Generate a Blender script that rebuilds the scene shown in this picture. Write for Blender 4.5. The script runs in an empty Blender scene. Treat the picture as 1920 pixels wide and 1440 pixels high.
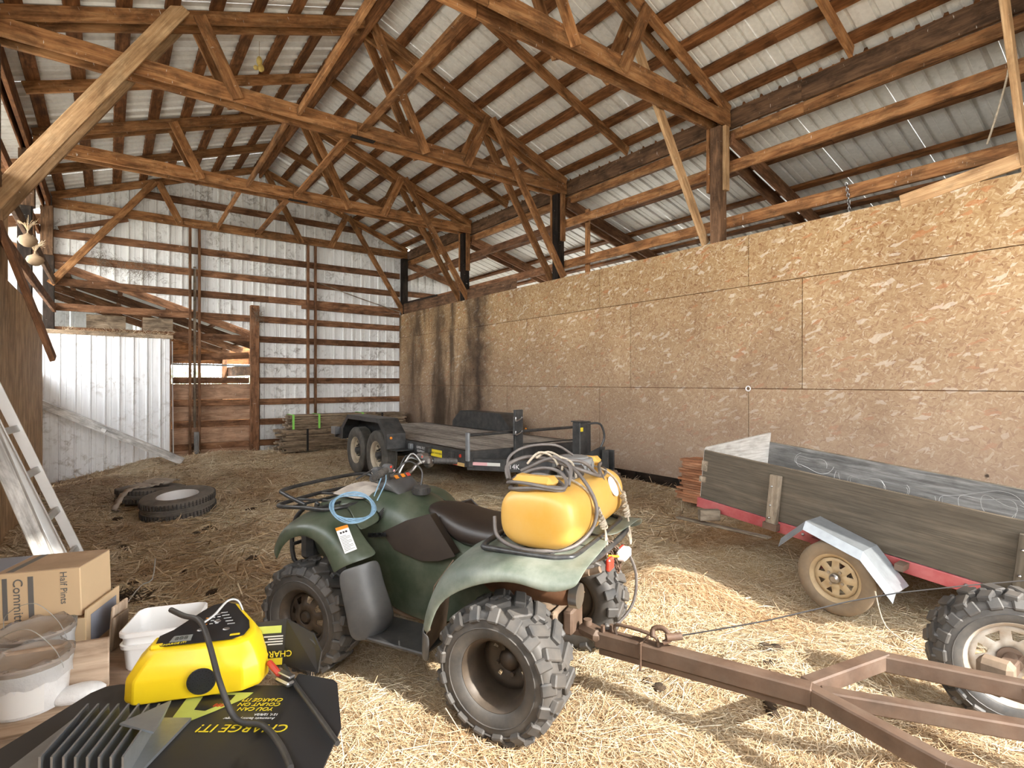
import bpy, math, random
import numpy as np
from mathutils import Vector, Matrix, Euler
random.seed(7); rng = np.random.default_rng(7)
PI = math.pi
scn = bpy.context.scene
COL = scn.collection

# ------------------------------------------------------------------ camera, sky, sun, exposure
YAW = 0.642
cam = bpy.data.cameras.new('camera'); cam.sensor_width = 36; cam.lens = 36*1011/1920; cam.shift_y = -4/1920
cam.clip_start = 0.05; cam.clip_end = 300
co = bpy.data.objects.new('camera', cam); COL.objects.link(co)
co.location = (0, 0, 1.57); co.rotation_euler = (PI/2, 0, -YAW); scn.camera = co

w = bpy.data.worlds.new('world'); scn.world = w; w.use_nodes = True
wn = w.node_tree
bg = wn.nodes['Background']
tc = wn.nodes.new('ShaderNodeTexCoord'); sx = wn.nodes.new('ShaderNodeSeparateXYZ'); rp = wn.nodes.new('ShaderNodeValToRGB')
wn.links.new(tc.outputs['Generated'], sx.inputs[0]); wn.links.new(sx.outputs['Z'], rp.inputs[0]); wn.links.new(rp.outputs[0], bg.inputs[0])
rp.color_ramp.elements[0].position = 0.0; rp.color_ramp.elements[0].color = (1, .985, .95, 1)
rp.color_ramp.elements[1].position = 0.8; rp.color_ramp.elements[1].color = (.86, .93, 1, 1)
bg.inputs[1].default_value = 6.5
SUN_TO = Vector((.262*math.cos(math.radians(37)), -.965*math.cos(math.radians(37)), math.sin(math.radians(37))))
sl = bpy.data.lights.new('sun', 'SUN'); sl.energy = 5.8; sl.angle = .009; sl.color = (1, .94, .84)
so = bpy.data.objects.new('sun', sl); COL.objects.link(so); so.rotation_euler = SUN_TO.to_track_quat('Z', 'Y').to_euler(); so.location = (4, -12, 12)
scn.view_settings.view_transform = 'Standard'; scn.view_settings.look = 'None'
scn.view_settings.exposure = 0.92; scn.view_settings.gamma = 1; scn.view_settings.use_curve_mapping = False
scn.cycles.max_bounces = 10; scn.cycles.diffuse_bounces = 6; scn.cycles.use_denoising = True
try: scn.cycles.sample_clamp_indirect = 8
except Exception: pass

# ------------------------------------------------------------------ helpers
class MB:
    def __init__(s): s.v = []; s.f = []
    def add(s, vs, fs, M=None):
        b = len(s.v)
        for p in vs:
            p = Vector(p); s.v.append(M @ p if M is not None else p)
        s.f += [tuple(i+b for i in f) for f in fs]
        return s
    def box(s, c, d, M=None, r=0.0):
        x, y, z = d[0]/2, d[1]/2, d[2]/2
        T = Matrix.Translation(c)
        if M is not None: T = M @ T
        if r <= 0:
            vs = [(sx*x, sy*y, sz*z) for sx in (-1, 1) for sy in (-1, 1) for sz in (-1, 1)]
            fs = [(0, 1, 3, 2), (4, 6, 7, 5), (0, 4, 5, 1), (2, 3, 7, 6), (0, 2, 6, 4), (1, 5, 7, 3)]
            return s.add(vs, fs, T)
        r = min(r, x*.9, y*.9, z*.9); vs = []; ix = {}
        for sx in (-1, 1):
            for sy in (-1, 1):
                for sz in (-1, 1):
                    for ax in range(3):
                        p = [sx*x, sy*y, sz*z]
                        for k in range(3):
                            if k != ax: p[k] -= (sx, sy, sz)[k]*r
                        ix[(sx, sy, sz, ax)] = len(vs); vs.append(p)
        fs = []
        for ax in range(3):
            o = [k for k in range(3) if k != ax]
            for sg in (-1, 1):
                q = []
                for a, b in ((-1, -1), (1, -1), (1, 1), (-1, 1)):
                    t = [0, 0, 0]; t[ax] = sg; t[o[0]] = a; t[o[1]] = b; q.append(ix[(*t, ax)])
                fl = (sg > 0) ^ (ax == 1)
                fs.append(tuple(q if fl else q[::-1]))
            for a in (-1, 1):
                for b in (-1, 1):
                    q = []
                    for sg, m in ((-1, 0), (1, 0), (1, 1), (-1, 1)):
                        t = [0, 0, 0]; t[ax] = sg; t[o[0]] = a; t[o[1]] = b; q.append(ix[(*t, o[m])])
                    fs.append(tuple(q))
        for sx in (-1, 1):
            for sy in (-1, 1):
                for sz in (-1, 1): fs.append(tuple(ix[(sx, sy, sz, a)] for a in range(3)))
        return s.add(vs, fs, T)
    def prism(s, pts, h, M=None):   # polygon in local XY extruded to z=h
        n = len(pts)
        vs = [(p[0], p[1], 0) for p in pts]+[(p[0], p[1], h) for p in pts]
        fs = [tuple(range(n))[::-1], tuple(range(n, 2*n))]+[(i, (i+1) % n, n+(i+1) % n, n+i) for i in range(n)]
        return s.add(vs, fs, M)
    def tube(s, pts, r, n=8, sub=0, cap=True, M=None, closed=False):
        P = [Vector(p) for p in pts]
        if sub: P = smooth_path(P, sub, closed)
        m = len(P); vs = []; fs = []; prev = None
        for i in range(m):
            if closed: d = P[(i+1) % m]-P[i-1]
            else: d = P[min(i+1, m-1)]-P[max(i-1, 0)]
            d.normalize()
            if prev is None:
                u = d.orthogonal().normalized()
            else:
                u = prev-d*prev.dot(d)
                u = u.normalized() if u.length > 1e-6 else d.orthogonal().normalized()
            prev = u; v = d.cross(u)
            rr = r[i*(len(r)-1)//max(m-1, 1)] if isinstance(r, (list, tuple)) else r
            for k in range(n):
                a = 2*PI*k/n; vs.append(P[i]+(u*math.cos(a)+v*math.sin(a))*rr)
        for i in range(m if closed else m-1):
            j = (i+1) % m
            for k in range(n): fs.append((i*n+k, i*n+(k+1) % n, j*n+(k+1) % n, j*n+k))
        if cap and not closed: fs += [tuple(range(n))[::-1], tuple(range((m-1)*n, m*n))]
        return s.add(vs, fs, M)
    def lathe(s, prof, n=24, M=None, closed=False, ang=2*PI):   # profile (x, r) about local X
        m = len(prof); vs = []; fs = []
        full = abs(ang-2*PI) < 1e-6; k2 = n if full else n+1
        for k in range(k2):
            a = ang*k/n
            for x, r in prof: vs.append((x, r*math.cos(a), r*math.sin(a)))
        for k in range(n):
            q = (k+1) % k2
            for i in range(m if closed else m-1):
                j = (i+1) % m; fs.append((k*m+i, q*m+i, q*m+j, k*m+j))
        return s.add(vs, fs, M)
    def loft(s, secs, M=None, cu=False, caps=False):
        m = len(secs[0]); vs = [p for q in secs for p in q]; fs = []
        for i in range(len(secs)-1):
            for j in range(m if cu else m-1):
                k = (j+1) % m; fs.append((i*m+j, i*m+k, (i+1)*m+k, (i+1)*m+j))
        if caps: fs += [tuple(range(m))[::-1], tuple(range((len(secs)-1)*m, len(secs)*m))]
        return s.add(vs, fs, M)
    def sphere(s, c, r, n=10, m=6, sc=(1, 1, 1), M=None):
        vs = [(0, 0, r)]; fs = []
        for i in range(1, m):
            for k in range(n):
                a = PI*i/m; b = 2*PI*k/n; vs.append((r*math.sin(a)*math.cos(b), r*math.sin(a)*math.sin(b), r*math.cos(a)))
        vs.append((0, 0, -r)); L = len(vs)-1
        for k in range(n):
            fs.append((0, 1+k, 1+(k+1) % n)); fs.append((L, L-n+(k+1) % n, L-n+k))
        for i in range(m-2):
            for k in range(n): fs.append((1+i*n+k, 1+(i+1)*n+k, 1+(i+1)*n+(k+1) % n, 1+i*n+(k+1) % n))
        T = Matrix.Translation(c) @ Matrix.Diagonal((*sc, 1))
        return s.add(vs, fs, M @ T if M is not None else T)

def smooth_path(P, sub, closed=False):
    P = [Vector(p) for p in P]; out = []; m = len(P)
    for i in range(m if closed else m-1):
        g = (lambda k: P[k % m]) if closed else (lambda k: P[max(0, min(m-1, k))])
        a, b, c, d = g(i-1), g(i), g(i+1), g(i+2)
        for k in range(sub):
            t = k/sub
            out.append(.5*((2*b)+(c-a)*t+(2*a-5*b+4*c-d)*t*t+(3*b-a-3*c+d)*t**3))
    if not closed: out.append(P[-1])
    return out

def mesh_of(mb, m, smooth=None):
    me = bpy.data.meshes.new('mesh'); me.from_pydata([tuple(v) for v in mb.v], [], mb.f)
    if m: me.materials.append(m)
    if smooth is not None:
        me.polygons.foreach_set('use_smooth', [True]*len(me.polygons))
        try: me.set_sharp_from_angle(angle=smooth)
        except Exception: pass
    me.update(); return me

def put(name, data, parent=None, M=None):
    o = bpy.data.objects.new(name, data); COL.objects.link(o)
    if parent is not None: o.parent = parent
    if M is not None: o.matrix_local = M
    return o

def obj(name, mb, m, parent=None, smooth=None, M=None, sub=0, solid=0, kind=None, label=None, bev=0, off=0):
    o = put(name, mesh_of(mb, m, smooth), parent, M)
    if solid:
        q = o.modifiers.new('solid', 'SOLIDIFY'); q.thickness = solid; q.offset = off
    if sub:
        q = o.modifiers.new('sub', 'SUBSURF'); q.levels = sub; q.render_levels = sub
    if bev:
        q = o.modifiers.new('bev', 'BEVEL'); q.width = bev; q.segments = 2; q.limit_method = 'ANGLE'
    if kind: o['kind'] = kind
    if label: o['label'] = label
    return o

def tag(o, label, cat, group=None, kind=None):
    o['label'] = label; o['category'] = cat
    if group: o['group'] = group
    if kind: o['kind'] = kind
    return o
def thing(name, label, cat, loc=(0, 0, 0), rotz=0, group=None, rot=None):
    o = bpy.data.objects.new(name, None); COL.objects.link(o); o.empty_display_size = .1
    o.location = loc; o.rotation_euler = rot if rot else (0, 0, rotz)
    return tag(o, label, cat, group)
def struct(name, label=None):
    o = bpy.data.objects.new(name, None); COL.objects.link(o); o['kind'] = 'structure'
    if label: o['label'] = label
    return o
def copy_tree(o, parent=None):
    c = o.copy(); COL.objects.link(c)
    if parent is not None: c.parent = parent
    for ch in list(o.children): copy_tree(ch, c)
    return c

def frame(p0, p1, up=(0, 0, 1)):
    p0, p1 = Vector(p0), Vector(p1); x = (p1-p0).normalized(); u = Vector(up)
    z = u-x*u.dot(x)
    if z.length < 1e-4:
        u = Vector((1, 0, 0)); z = u-x*u.dot(x)
    z.normalize(); y = z.cross(x)
    M = Matrix((x, y, z)).transposed().to_4x4(); M.translation = (p0+p1)/2
    return M, (p1-p0).length
_bc = {}
def board(name, p0, p1, wd, th, m, parent, up=(0, 0, 1), r=.004):
    """wooden board: length along local X, width wd along 'up', thickness th across"""
    M, L = frame(p0, p1, up); key = (round(L, 3), wd, th, m.name, r)
    if key not in _bc: _bc[key] = mesh_of(MB().box((0, 0, 0), (L, th, wd), r=r), m)
    return put(name, _bc[key], parent, M)
def text(parent, body, M, size, m, name='lettering', ex=.0006, ax='CENTER', sp=1.0, shear=0.0):
    c = bpy.data.curves.new('lettering', 'FONT'); c.body = body; c.size = size; c.extrude = ex; c.align_x = ax; c.align_y = 'CENTER'
    c.space_character = sp; c.shear = shear; c.resolution_u = 3; c.materials.append(m)
    t = bpy.data.objects.new('tmp', c); me = bpy.data.meshes.new_from_object(t); bpy.data.objects.remove(t)
    return put(name, me, parent, M)
def basis(x, y, loc):
    x, y = Vector(x).normalized(), Vector(y); y = (y-x*y.dot(x)).normalized(); z = x.cross(y)
    M = Matrix((x, y, z)).transposed().to_4x4(); M.translation = loc
    return M

# ------------------------------------------------------------------ materials
def newmat(name):
    m = bpy.data.materials.new(name); m.use_nodes = True
    nt = m.node_tree; b = nt.nodes['Principled BSDF']
    return m, nt, b
def nd(nt, t, **k):
    n = nt.nodes.new(t)
    for a, v in k.items(): setattr(n, a, v)
    return n
def ramp(nt, stops, src=None):
    r = nd(nt, 'ShaderNodeValToRGB'); e = r.color_ramp.elements
    while len(e) > 1: e.remove(e[0])
    e[0].position = stops[0][0]; e[0].color = (*stops[0][1], 1)
    for p, c in stops[1:]:
        q = e.new(p); q.color = (*c, 1)
    if src: nt.links.new(src, r.inputs[0])
    return r
def coords(nt, scale=(1, 1, 1), rnd=0, kind='Object', rot=(0, 0, 0)):
    t = nd(nt, 'ShaderNodeTexCoord'); mp = nd(nt, 'ShaderNodeMapping'); mp.inputs['Scale'].default_value = scale; mp.inputs['Rotation'].default_value = rot
    src = t.outputs[kind]
    if rnd:
        oi = nd(nt, 'ShaderNodeObjectInfo'); ml = nd(nt, 'ShaderNodeMath', operation='MULTIPLY'); ml.inputs[1].default_value = rnd
        nt.links.new(oi.outputs['Random'], ml.inputs[0])
        ad = nd(nt, 'ShaderNodeVectorMath', operation='ADD'); nt.links.new(src, ad.inputs[0]); nt.links.new(ml.outputs[0], ad.inputs[1]); src = ad.outputs[0]
    nt.links.new(src, mp.inputs['Vector']); return mp.outputs[0]
def noise(nt, vec, scale, detail=5, rough=.55, dist=0):
    n = nd(nt, 'ShaderNodeTexNoise'); n.inputs['Scale'].default_value = scale; n.inputs['Detail'].default_value = detail
    n.inputs['Roughness'].default_value = rough; n.inputs['Distortion'].default_value = dist
    if vec: nt.links.new(vec, n.inputs['Vector'])
    return n.outputs[0]
def mix(nt, f, a, b, mode='MIX'):
    n = nd(nt, 'ShaderNodeMix', data_type='RGBA', blend_type=mode)
    for s, v in ((0, f), (6, a), (7, b)):
        if hasattr(v, 'links'): nt.links.new(v, n.inputs[s])
        elif isinstance(v, (int, float)): n.inputs[s].default_value = v
        else: n.inputs[s].default_value = (*v, 1)
    return n.outputs[2]
def bump(nt, b, h, st=.3, d=.01):
    n = nd(nt, 'ShaderNodeBump'); n.inputs['Strength'].default_value = st; n.inputs['Distance'].default_value = d
    nt.links.new(h, n.inputs['Height']); nt.links.new(n.outputs[0], b.inputs['Normal'])
def plain(name, c, rough=.6, metal=0, var=.25, sc=6, dust=None, damt=.5, dsc=4, bmp=.1, spec=None, rnd=1, sss=0, coat=0):
    m, nt, b = newmat(name)
    v = coords(nt, rnd=7 if rnd else 0); n = noise(nt, v, sc)
    r = ramp(nt, [(.25, tuple(x*(1-var) for x in c)), (.75, tuple(min(1, x*(1+var)) for x in c))], n)
    col = r.outputs[0]
    if dust:
        n2 = noise(nt, v, dsc, 8, .65); r2 = ramp(nt, [(.5-damt*.35, (0, 0, 0)), (.85-damt*.3, (damt, damt, damt))], n2)
        col = mix(nt, r2.outputs[0], col, dust)
    nt.links.new(col, b.inputs['Base Color']); b.inputs['Roughness'].default_value = rough; b.inputs['Metallic'].default_value = metal
    if spec is not None: b.inputs['Specular IOR Level'].default_value = spec
    if sss:
        b.inputs['Subsurface Weight'].default_value = sss; b.inputs['Subsurface Radius'].default_value = (.05, .03, .01)
    if coat: b.inputs['Coat Weight'].default_value = coat
    if bmp: bump(nt, b, noise(nt, v, sc*6, 4), bmp, .004)
    return m
def wood(name, dark, mid, light, rough=.75, grain=1.0, stain=.5, white=0.0, tint=.35):
    m, nt, b = newmat(name)
    v = coords(nt, (1.1, 9*grain, 9*grain), 40)
    n1 = noise(nt, v, 2.2, 6, .6, .6)
    r = ramp(nt, [(.28, dark), (.5, mid), (.72, light)], n1)
    v2 = coords(nt, (2.5, 70*grain, 70*grain), 40); n2 = noise(nt, v2, 1.5, 3)
    r2 = ramp(nt, [(.3, (.62, .58, .55)), (.6, (1, 1, 1))], n2)
    c = mix(nt, .75, r.outputs[0], r2.outputs[0], 'MULTIPLY')
    v3 = coords(nt, (1.5, 3, 3), 40); n3 = noise(nt, v3, 2.4, 7, .65, .4)
    r3 = ramp(nt, [(.38, (1-stain,)*3), (.56, (1, 1, 1))], n3); c = mix(nt, 1, c, r3.outputs[0], 'MULTIPLY')
    oi = nd(nt, 'ShaderNodeObjectInfo'); r4 = ramp(nt, [(0, (1-tint,)*3), (1, (1+tint*.5,)*3)], oi.outputs['Random']); c = mix(nt, 1, c, r4.outputs[0], 'MULTIPLY')
    if white:
        v5 = coords(nt, (60, 60, 12), 40); n5 = noise(nt, v5, 1.0, 2); r5 = ramp(nt, [(.74-white*.1, (0, 0, 0)), (.80, (.75,)*3)], n5); c = mix(nt, r5.outputs[0], c, (.75, .72, .66))
    nt.links.new(c, b.inputs['Base Color']); b.inputs['Roughness'].default_value = rough; b.inputs['Specular IOR Level'].default_value = .2
    bump(nt, b, n2, .35, .004); return m

W_TRUSS = wood('wood_truss', (.17, .068, .024), (.37, .175, .070), (.52, .285, .13), white=.4)
W_DARK = wood('wood_purlin', (.085, .032, .011), (.20, .083, .030), (.34, .16, .065), tint=.3)
W_LIGHT = wood('wood_light', (.33, .19, .095), (.50, .315, .165), (.62, .43, .25), stain=.3, white=.2)
W_POST = wood('wood_post', (.07, .04, .025), (.16, .09, .05), (.26, .15, .085), white=.3)
W_BLACK = wood('wood_creosote', (.012, .009, .007), (.03, .021, .016), (.06, .042, .03), white=.2)
W_GIRT = wood('wood_girt', (.12, .055, .026), (.25, .122, .062), (.37, .205, .115), white=.2)
W_PLANK = wood('wood_plank', (.30, .17, .105), (.47, .29, .19), (.58, .385, .26), stain=.3, white=.45)
W_GREY = wood('wood_grey_deck', (.24, .22, .20), (.42, .39, .36), (.56, .53, .49), stain=.35)
W_OLD = wood('wood_weathered', (.18, .125, .08), (.38, .285, .195), (.56, .45, .33), stain=.5)
W_RED = wood('wood_redcut', (.30, .12, .06), (.50, .23, .12), (.68, .4, .25), stain=.35)
W_STAKE = wood('wood_stake', (.16, .12, .085), (.29, .235, .175), (.42, .36, .28))
W_BENCH = wood('wood_bench', (.22, .14, .09), (.36, .25, .18), (.46, .34, .25), grain=.4, stain=.3)
W_CRATE = wood('wood_crate', (.34, .24, .17), (.5, .38, .28), (.62, .5, .39), grain=.5, stain=.35)
W_PLYL = wood('plywood_left', (.36, .225, .12), (.56, .375, .21), (.66, .47, .29), grain=.8, stain=.35, tint=.15)
W_WPAINT = wood('white_painted_wood', (.52, .51, .49), (.72, .71, .69), (.82, .81, .79), stain=.45, tint=.1)
W_WAGON = wood('wagon_dark_ply', (.080, .067, .050), (.098, .083, .063), (.13, .108, .08), grain=1.2, stain=.12, tint=.1)
W_WAGIN = wood('wagon_inner_ply', (.11, .107, .103), (.2, .196, .19), (.33, .32, .31), grain=1.2, stain=.3, tint=.1)
W_WAGEND = wood('wagon_end_ply', (.38, .36, .33), (.52, .5, .47), (.62, .6, .57), grain=.5, stain=.2, tint=.1)

def make_osb():
    m, nt, b = newmat('osb_board'); t = nd(nt, 'ShaderNodeTexCoord'); sep = nd(nt, 'ShaderNodeSeparateXYZ'); nt.links.new(t.outputs['Object'], sep.inputs[0])
    cb = nd(nt, 'ShaderNodeCombineXYZ'); nt.links.new(sep.outputs['Y'], cb.inputs[0]); nt.links.new(sep.outputs['Z'], cb.inputs[1]); P = cb.outputs[0]
    def flakes(rot, sc, loc):
        mp = nd(nt, 'ShaderNodeMapping'); mp.inputs['Rotation'].default_value = (0, 0, rot); mp.inputs['Location'].default_value = loc; nt.links.new(P, mp.inputs[0])
        dn = nd(nt, 'ShaderNodeTexNoise'); dn.inputs['Scale'].default_value = 9; dn.inputs['Detail'].default_value = 3; nt.links.new(mp.outputs[0], dn.inputs['Vector'])
        ad = nd(nt, 'ShaderNodeMix', data_type='RGBA'); ad.blend_type = 'LINEAR_LIGHT'; ad.inputs[0].default_value = .045
        nt.links.new(mp.outputs[0], ad.inputs[6]); nt.links.new(dn.outputs['Color'], ad.inputs[7])
        m2 = nd(nt, 'ShaderNodeMapping'); m2.inputs['Scale'].default_value = sc; nt.links.new(ad.outputs[2], m2.inputs[0])
        vo = nd(nt, 'ShaderNodeTexVoronoi'); vo.inputs['Scale'].default_value = 1; vo.inputs['Randomness'].default_value = 1; nt.links.new(m2.outputs[0], vo.inputs['Vector'])
        s2 = nd(nt, 'ShaderNodeSeparateXYZ'); nt.links.new(vo.outputs['Color'], s2.inputs[0]); return s2.outputs[0], s2.outputs[1]
    a1, a2 = flakes(.15, (20, 62, 1), (0, 0, 0)); b1, b2 = flakes(-.5, (22, 70, 1), (3.3, 1.7, 0)); c1, c2 = flakes(1.1, (24, 75, 1), (7, 5, 0))
    st = [(0, (.24, .125, .06)), (.08, (.30, .175, .085)), (.3, (.36, .23, .115)), (.6, (.40, .27, .14)), (.86, (.45, .32, .18)), (1, (.56, .46, .33))]
    ca, cb_, cc = ramp(nt, st, a1), ramp(nt, st, b1), ramp(nt, st, c1)
    f1 = ramp(nt, [(.48, (0,)*3), (.52, (1,)*3)], b2); f2 = ramp(nt, [(.62, (0,)*3), (.66, (1,)*3)], c2)
    c = mix(nt, f1.outputs[0], ca.outputs[0], cb_.outputs[0]); c = mix(nt, f2.outputs[0], c, cc.outputs[0])
    r_, q_ = flakes(.3, (11, 34, 1), (11, 2, 0)); rr = ramp(nt, [(.965, (0,)*3), (.97, (.6,)*3)], r_); c = mix(nt, rr.outputs[0], c, (.42, .17, .07)); rw = ramp(nt, [(.955, (0,)*3), (.96, (.6,)*3)], q_); c = mix(nt, rw.outputs[0], c, (.66, .58, .48))
    # weathering: lower boards faded pinkish grey
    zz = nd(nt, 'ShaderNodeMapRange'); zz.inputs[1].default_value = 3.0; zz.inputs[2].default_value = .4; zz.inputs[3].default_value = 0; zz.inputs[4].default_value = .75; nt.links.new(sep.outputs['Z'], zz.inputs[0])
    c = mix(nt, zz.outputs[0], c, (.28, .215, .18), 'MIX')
    nn = noise(nt, P, 1.3, 6, .6); r3 = ramp(nt, [(.3, (.78, .74, .72)), (.62, (1.05, 1.04, 1.02))], nn); c = mix(nt, .8, c, r3.outputs[0], 'MULTIPLY')
    # dark water stains towards the far end, streaking down
    mp = nd(nt, 'ShaderNodeMapping'); mp.inputs['Scale'].default_value = (1.0, .22, 1); nt.links.new(P, mp.inputs[0]); sn = noise(nt, mp.outputs[0], 1.7, 5, .55, .3)
    yr = nd(nt, 'ShaderNodeMapRange'); yr.inputs[1].default_value = 8.6; yr.inputs[2].default_value = 9.9; nt.links.new(sep.outputs['Y'], yr.inputs[0])
    sr = ramp(nt, [(.44, (0,)*3), (.60, (.85,)*3)], sn); am = mix(nt, 1, sr.outputs[0], yr.outputs[0], 'MULTIPLY')
    c = mix(nt, am, c, (.05, .034, .022))
    def streak(y0, wd, zc, zr, k):
        d = nd(nt, 'ShaderNodeMath', operation='SUBTRACT'); d.inputs[1].default_value = y0; nt.links.new(sep.outputs['Y'], d.inputs[0])
        q = nd(nt, 'ShaderNodeMath', operation='MULTIPLY_ADD'); nt.links.new(noise(nt, P, 2.5, 4), q.inputs[0]); q.inputs[1].default_value = .9; nt.links.new(d.outputs[0], q.inputs[2])
        ab = nd(nt, 'ShaderNodeMath', operation='ABSOLUTE'); sb = nd(nt, 'ShaderNodeMath', operation='SUBTRACT'); sb.inputs[1].default_value = .45; nt.links.new(q.outputs[0], sb.inputs[0]); nt.links.new(sb.outputs[0], ab.inputs[0])
        r = ramp(nt, [(0, (k,)*3), (wd, (0,)*3)], ab.outputs[0]); return r.outputs[0]
    c = mix(nt, streak(9.35, .55, 2, 1, .9), c, (.035, .023, .017)); c = mix(nt, streak(11.0, .5, 2, 1, .75), c, (.05, .033, .022)); c = mix(nt, streak(12.4, .6, 2, 1, .5), c, (.07, .045, .03))
    vh = nd(nt, 'ShaderNodeTexVoronoi'); vh.inputs['Scale'].default_value = 1.5; nt.links.new(P, vh.inputs['Vector']); dh = nd(nt, 'ShaderNodeMath', operation='MULTIPLY_ADD'); dh.inputs[1].default_value = .06; nt.links.new(noise(nt, P, 30, 3), dh.inputs[0]); nt.links.new(vh.outputs['Distance'], dh.inputs[2])
    rh = ramp(nt, [(.052, (.9,)*3), (.066, (0,)*3)], dh.outputs[0]); c = mix(nt, rh.outputs[0], c, (.03, .022, .016))
    oi = nd(nt, 'ShaderNodeObjectInfo'); r4 = ramp(nt, [(0, (.93,)*3), (1, (1.05,)*3)], oi.outputs['Random']); c = mix(nt, 1, c, r4.outputs[0], 'MULTIPLY')
    nt.links.new(c, b.inputs['Base Color']); b.inputs['Roughness'].default_value = .8; b.inputs['Specular IOR Level'].default_value = .2
    bump(nt, b, a1, .25, .003); return m
OSB = make_osb()

def sheetmat(name, c, dirt, amt, rough=.45, metal=0.0):
    m, nt, b = newmat(name); v = coords(nt, rnd=9); v2 = coords(nt, (14, 14, 1.2), 9)
    r = ramp(nt, [(.3, tuple(x*.86 for x in c)), (.7, c)], noise(nt, v2, 1.5, 5))
    n = noise(nt, v, 7, 10, .72, .8); r2 = ramp(nt, [(.56-amt*.06, (0,)*3), (.70-amt*.04, (.85,)*3)], n)
    n3 = noise(nt, v, 1.1, 3); r3 = ramp(nt, [(.42, (0,)*3), (.62, (1,)*3)], n3)
    f = mix(nt, 1, r2.outputs[0], r3.outputs[0], 'MULTIPLY')
    nt.links.new(mix(nt, f, r.outputs[0], dirt), b.inputs['Base Color']); b.inputs['Roughness'].default_value = rough; b.inputs['Metallic'].default_value = metal
    return m
ROOFM = sheetmat('roof_metal', (.74, .73, .70), (.45, .43, .40), .2)
WALLM = sheetmat('white_wall_metal', (.86, .87, .87), (.12, .09, .065), 1.0)
PANELM = sheetmat('white_panel_metal', (.82, .83, .85), (.25, .21, .17), .9)

def make_hay():
    m, nt, b = newmat('hay_ground'); v = coords(nt, (1, 1, 1), kind='Object')
    def strands(rot, sc):
        mp = nd(nt, 'ShaderNodeMapping'); mp.inputs['Rotation'].default_value = (0, 0, rot); nt.links.new(v, mp.inputs[0])
        m2 = nd(nt, 'ShaderNodeMapping'); m2.inputs['Scale'].default_value = sc; nt.links.new(mp.outputs[0], m2.inputs[0]); return noise(nt, m2.outputs[0], 1, 4, .6, .5)
    s1, s2, s3 = strands(.3, (6, 90, 1)), strands(1.5, (7, 100, 1)), strands(-.7, (5, 80, 1))
    mx = nd(nt, 'ShaderNodeMath', operation='MAXIMUM'); nt.links.new(s1, mx.inputs[0]); nt.links.new(s2, mx.inputs[1])
    mx2 = nd(nt, 'ShaderNodeMath', operation='MAXIMUM'); nt.links.new(mx.outputs[0], mx2.inputs[0]); nt.links.new(s3, mx2.inputs[1])
    r = ramp(nt, [(.38, (.24, .155, .085)), (.54, (.50, .36, .21)), (.70, (.74, .59, .39))], mx2.outputs[0])
    big = noise(nt, v, .8, 6, .6); rb = ramp(nt, [(.38, (.72, .61, .52)), (.54, (1.0, 1, .97))], big)
    c = mix(nt, 1, r.outputs[0], rb.outputs[0], 'MULTIPLY')
    nt.links.new(c, b.inputs['Base Color']); b.inputs['Roughness'].default_value = .95; b.inputs['Specular IOR Level'].default_value = .1
    bump(nt, b, mx2.outputs[0], .5, .015); return m
HAY = make_hay()
def make_straw():
    m, nt, b = newmat('straw'); g = nd(nt, 'ShaderNodeNewGeometry')
    r = ramp(nt, [(0, (.36, .26, .145)), (.35, (.56, .43, .265)), (.7, (.69, .57, .40)), (1, (.80, .73, .57))], g.outputs['Random Per Island'])
    big = noise(nt, coords(nt), .8, 6, .6); rb = ramp(nt, [(.38, (.78, .68, .60)), (.54, (1, 1, 1))], big)
    nt.links.new(mix(nt, 1, r.outputs[0], rb.outputs[0], 'MULTIPLY'), b.inputs['Base Color']); b.inputs['Roughness'].default_value = .55; b.inputs['Specular IOR Level'].default_value = .35
    return m
STRAW = make_straw()
DIRT = plain('outside_ground', (.38, .35, .29), .95, var=.4, sc=3)
RUBBER = plain('rubber', (.035, .034, .033), .75, dust=(.16, .14, .115), damt=.6, dsc=7, var=.3)
RUBBERD = plain('rubber_dusty', (.038, .038, .039), .6, dust=(.14, .12, .10), damt=.55, dsc=9, var=.3)
RUBBERG = plain('rubber_grey_dusty', (.10, .092, .084), .8, dust=(.24, .21, .18), damt=.7, dsc=9)
RUBBERT = plain('rubber_tan_dust', (.13, .10, .07), .8, dust=(.26, .19, .12), damt=.8, dsc=5)
GREEN = plain('green_plastic', (.044, .061, .038), .36, dust=(.25, .235, .19), damt=.28, dsc=6, var=.12, bmp=.03)
GREENF = plain('green_plastic_pale', (.115, .14, .11), .45, dust=(.4, .4, .36), damt=.4, dsc=6, var=.15, bmp=.03)  # paler, greyer green for the rear fenders
BLACKP = plain('black_plastic', (.030, .030, .031), .5, dust=(.2, .18, .155), damt=.3, dsc=7, bmp=.05)
GREYP = plain('grey_guard_plastic', (.060, .061, .064), .38, dust=(.2, .19, .17), damt=.35, dsc=5, bmp=.04)
VINYL = plain('seat_vinyl', (.026, .018, .014), .42, var=.2, sc=9, dust=(.08, .06, .045), damt=.2, bmp=.1)
BROWNP = plain('brown_side_panel', (.026, .018, .013), .45, dust=(.07, .05, .035), damt=.25, dsc=9, bmp=.1)
TUBEB = plain('black_tube', (.020, .021, .023), .35, dust=(.18, .17, .15), damt=.3, dsc=20, bmp=.02)
STEEL = plain('steel', (.42, .42, .43), .35, 1, dust=(.2, .17, .13), damt=.4, dsc=12)
ALU = plain('aluminium', (.78, .78, .78), .38, .55, var=.08, bmp=.02)
ALUR = plain('aluminium_rung', (.46, .46, .45), .5, .5, var=.12)
GALV = plain('galvanised', (.33, .355, .38), .38, .7, var=.15, sc=14)
RUST = plain('rusty_steel', (.085, .048, .030), .65, .1, var=.4, sc=9, dust=(.22, .165, .125), damt=.45, dsc=5)
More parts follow.
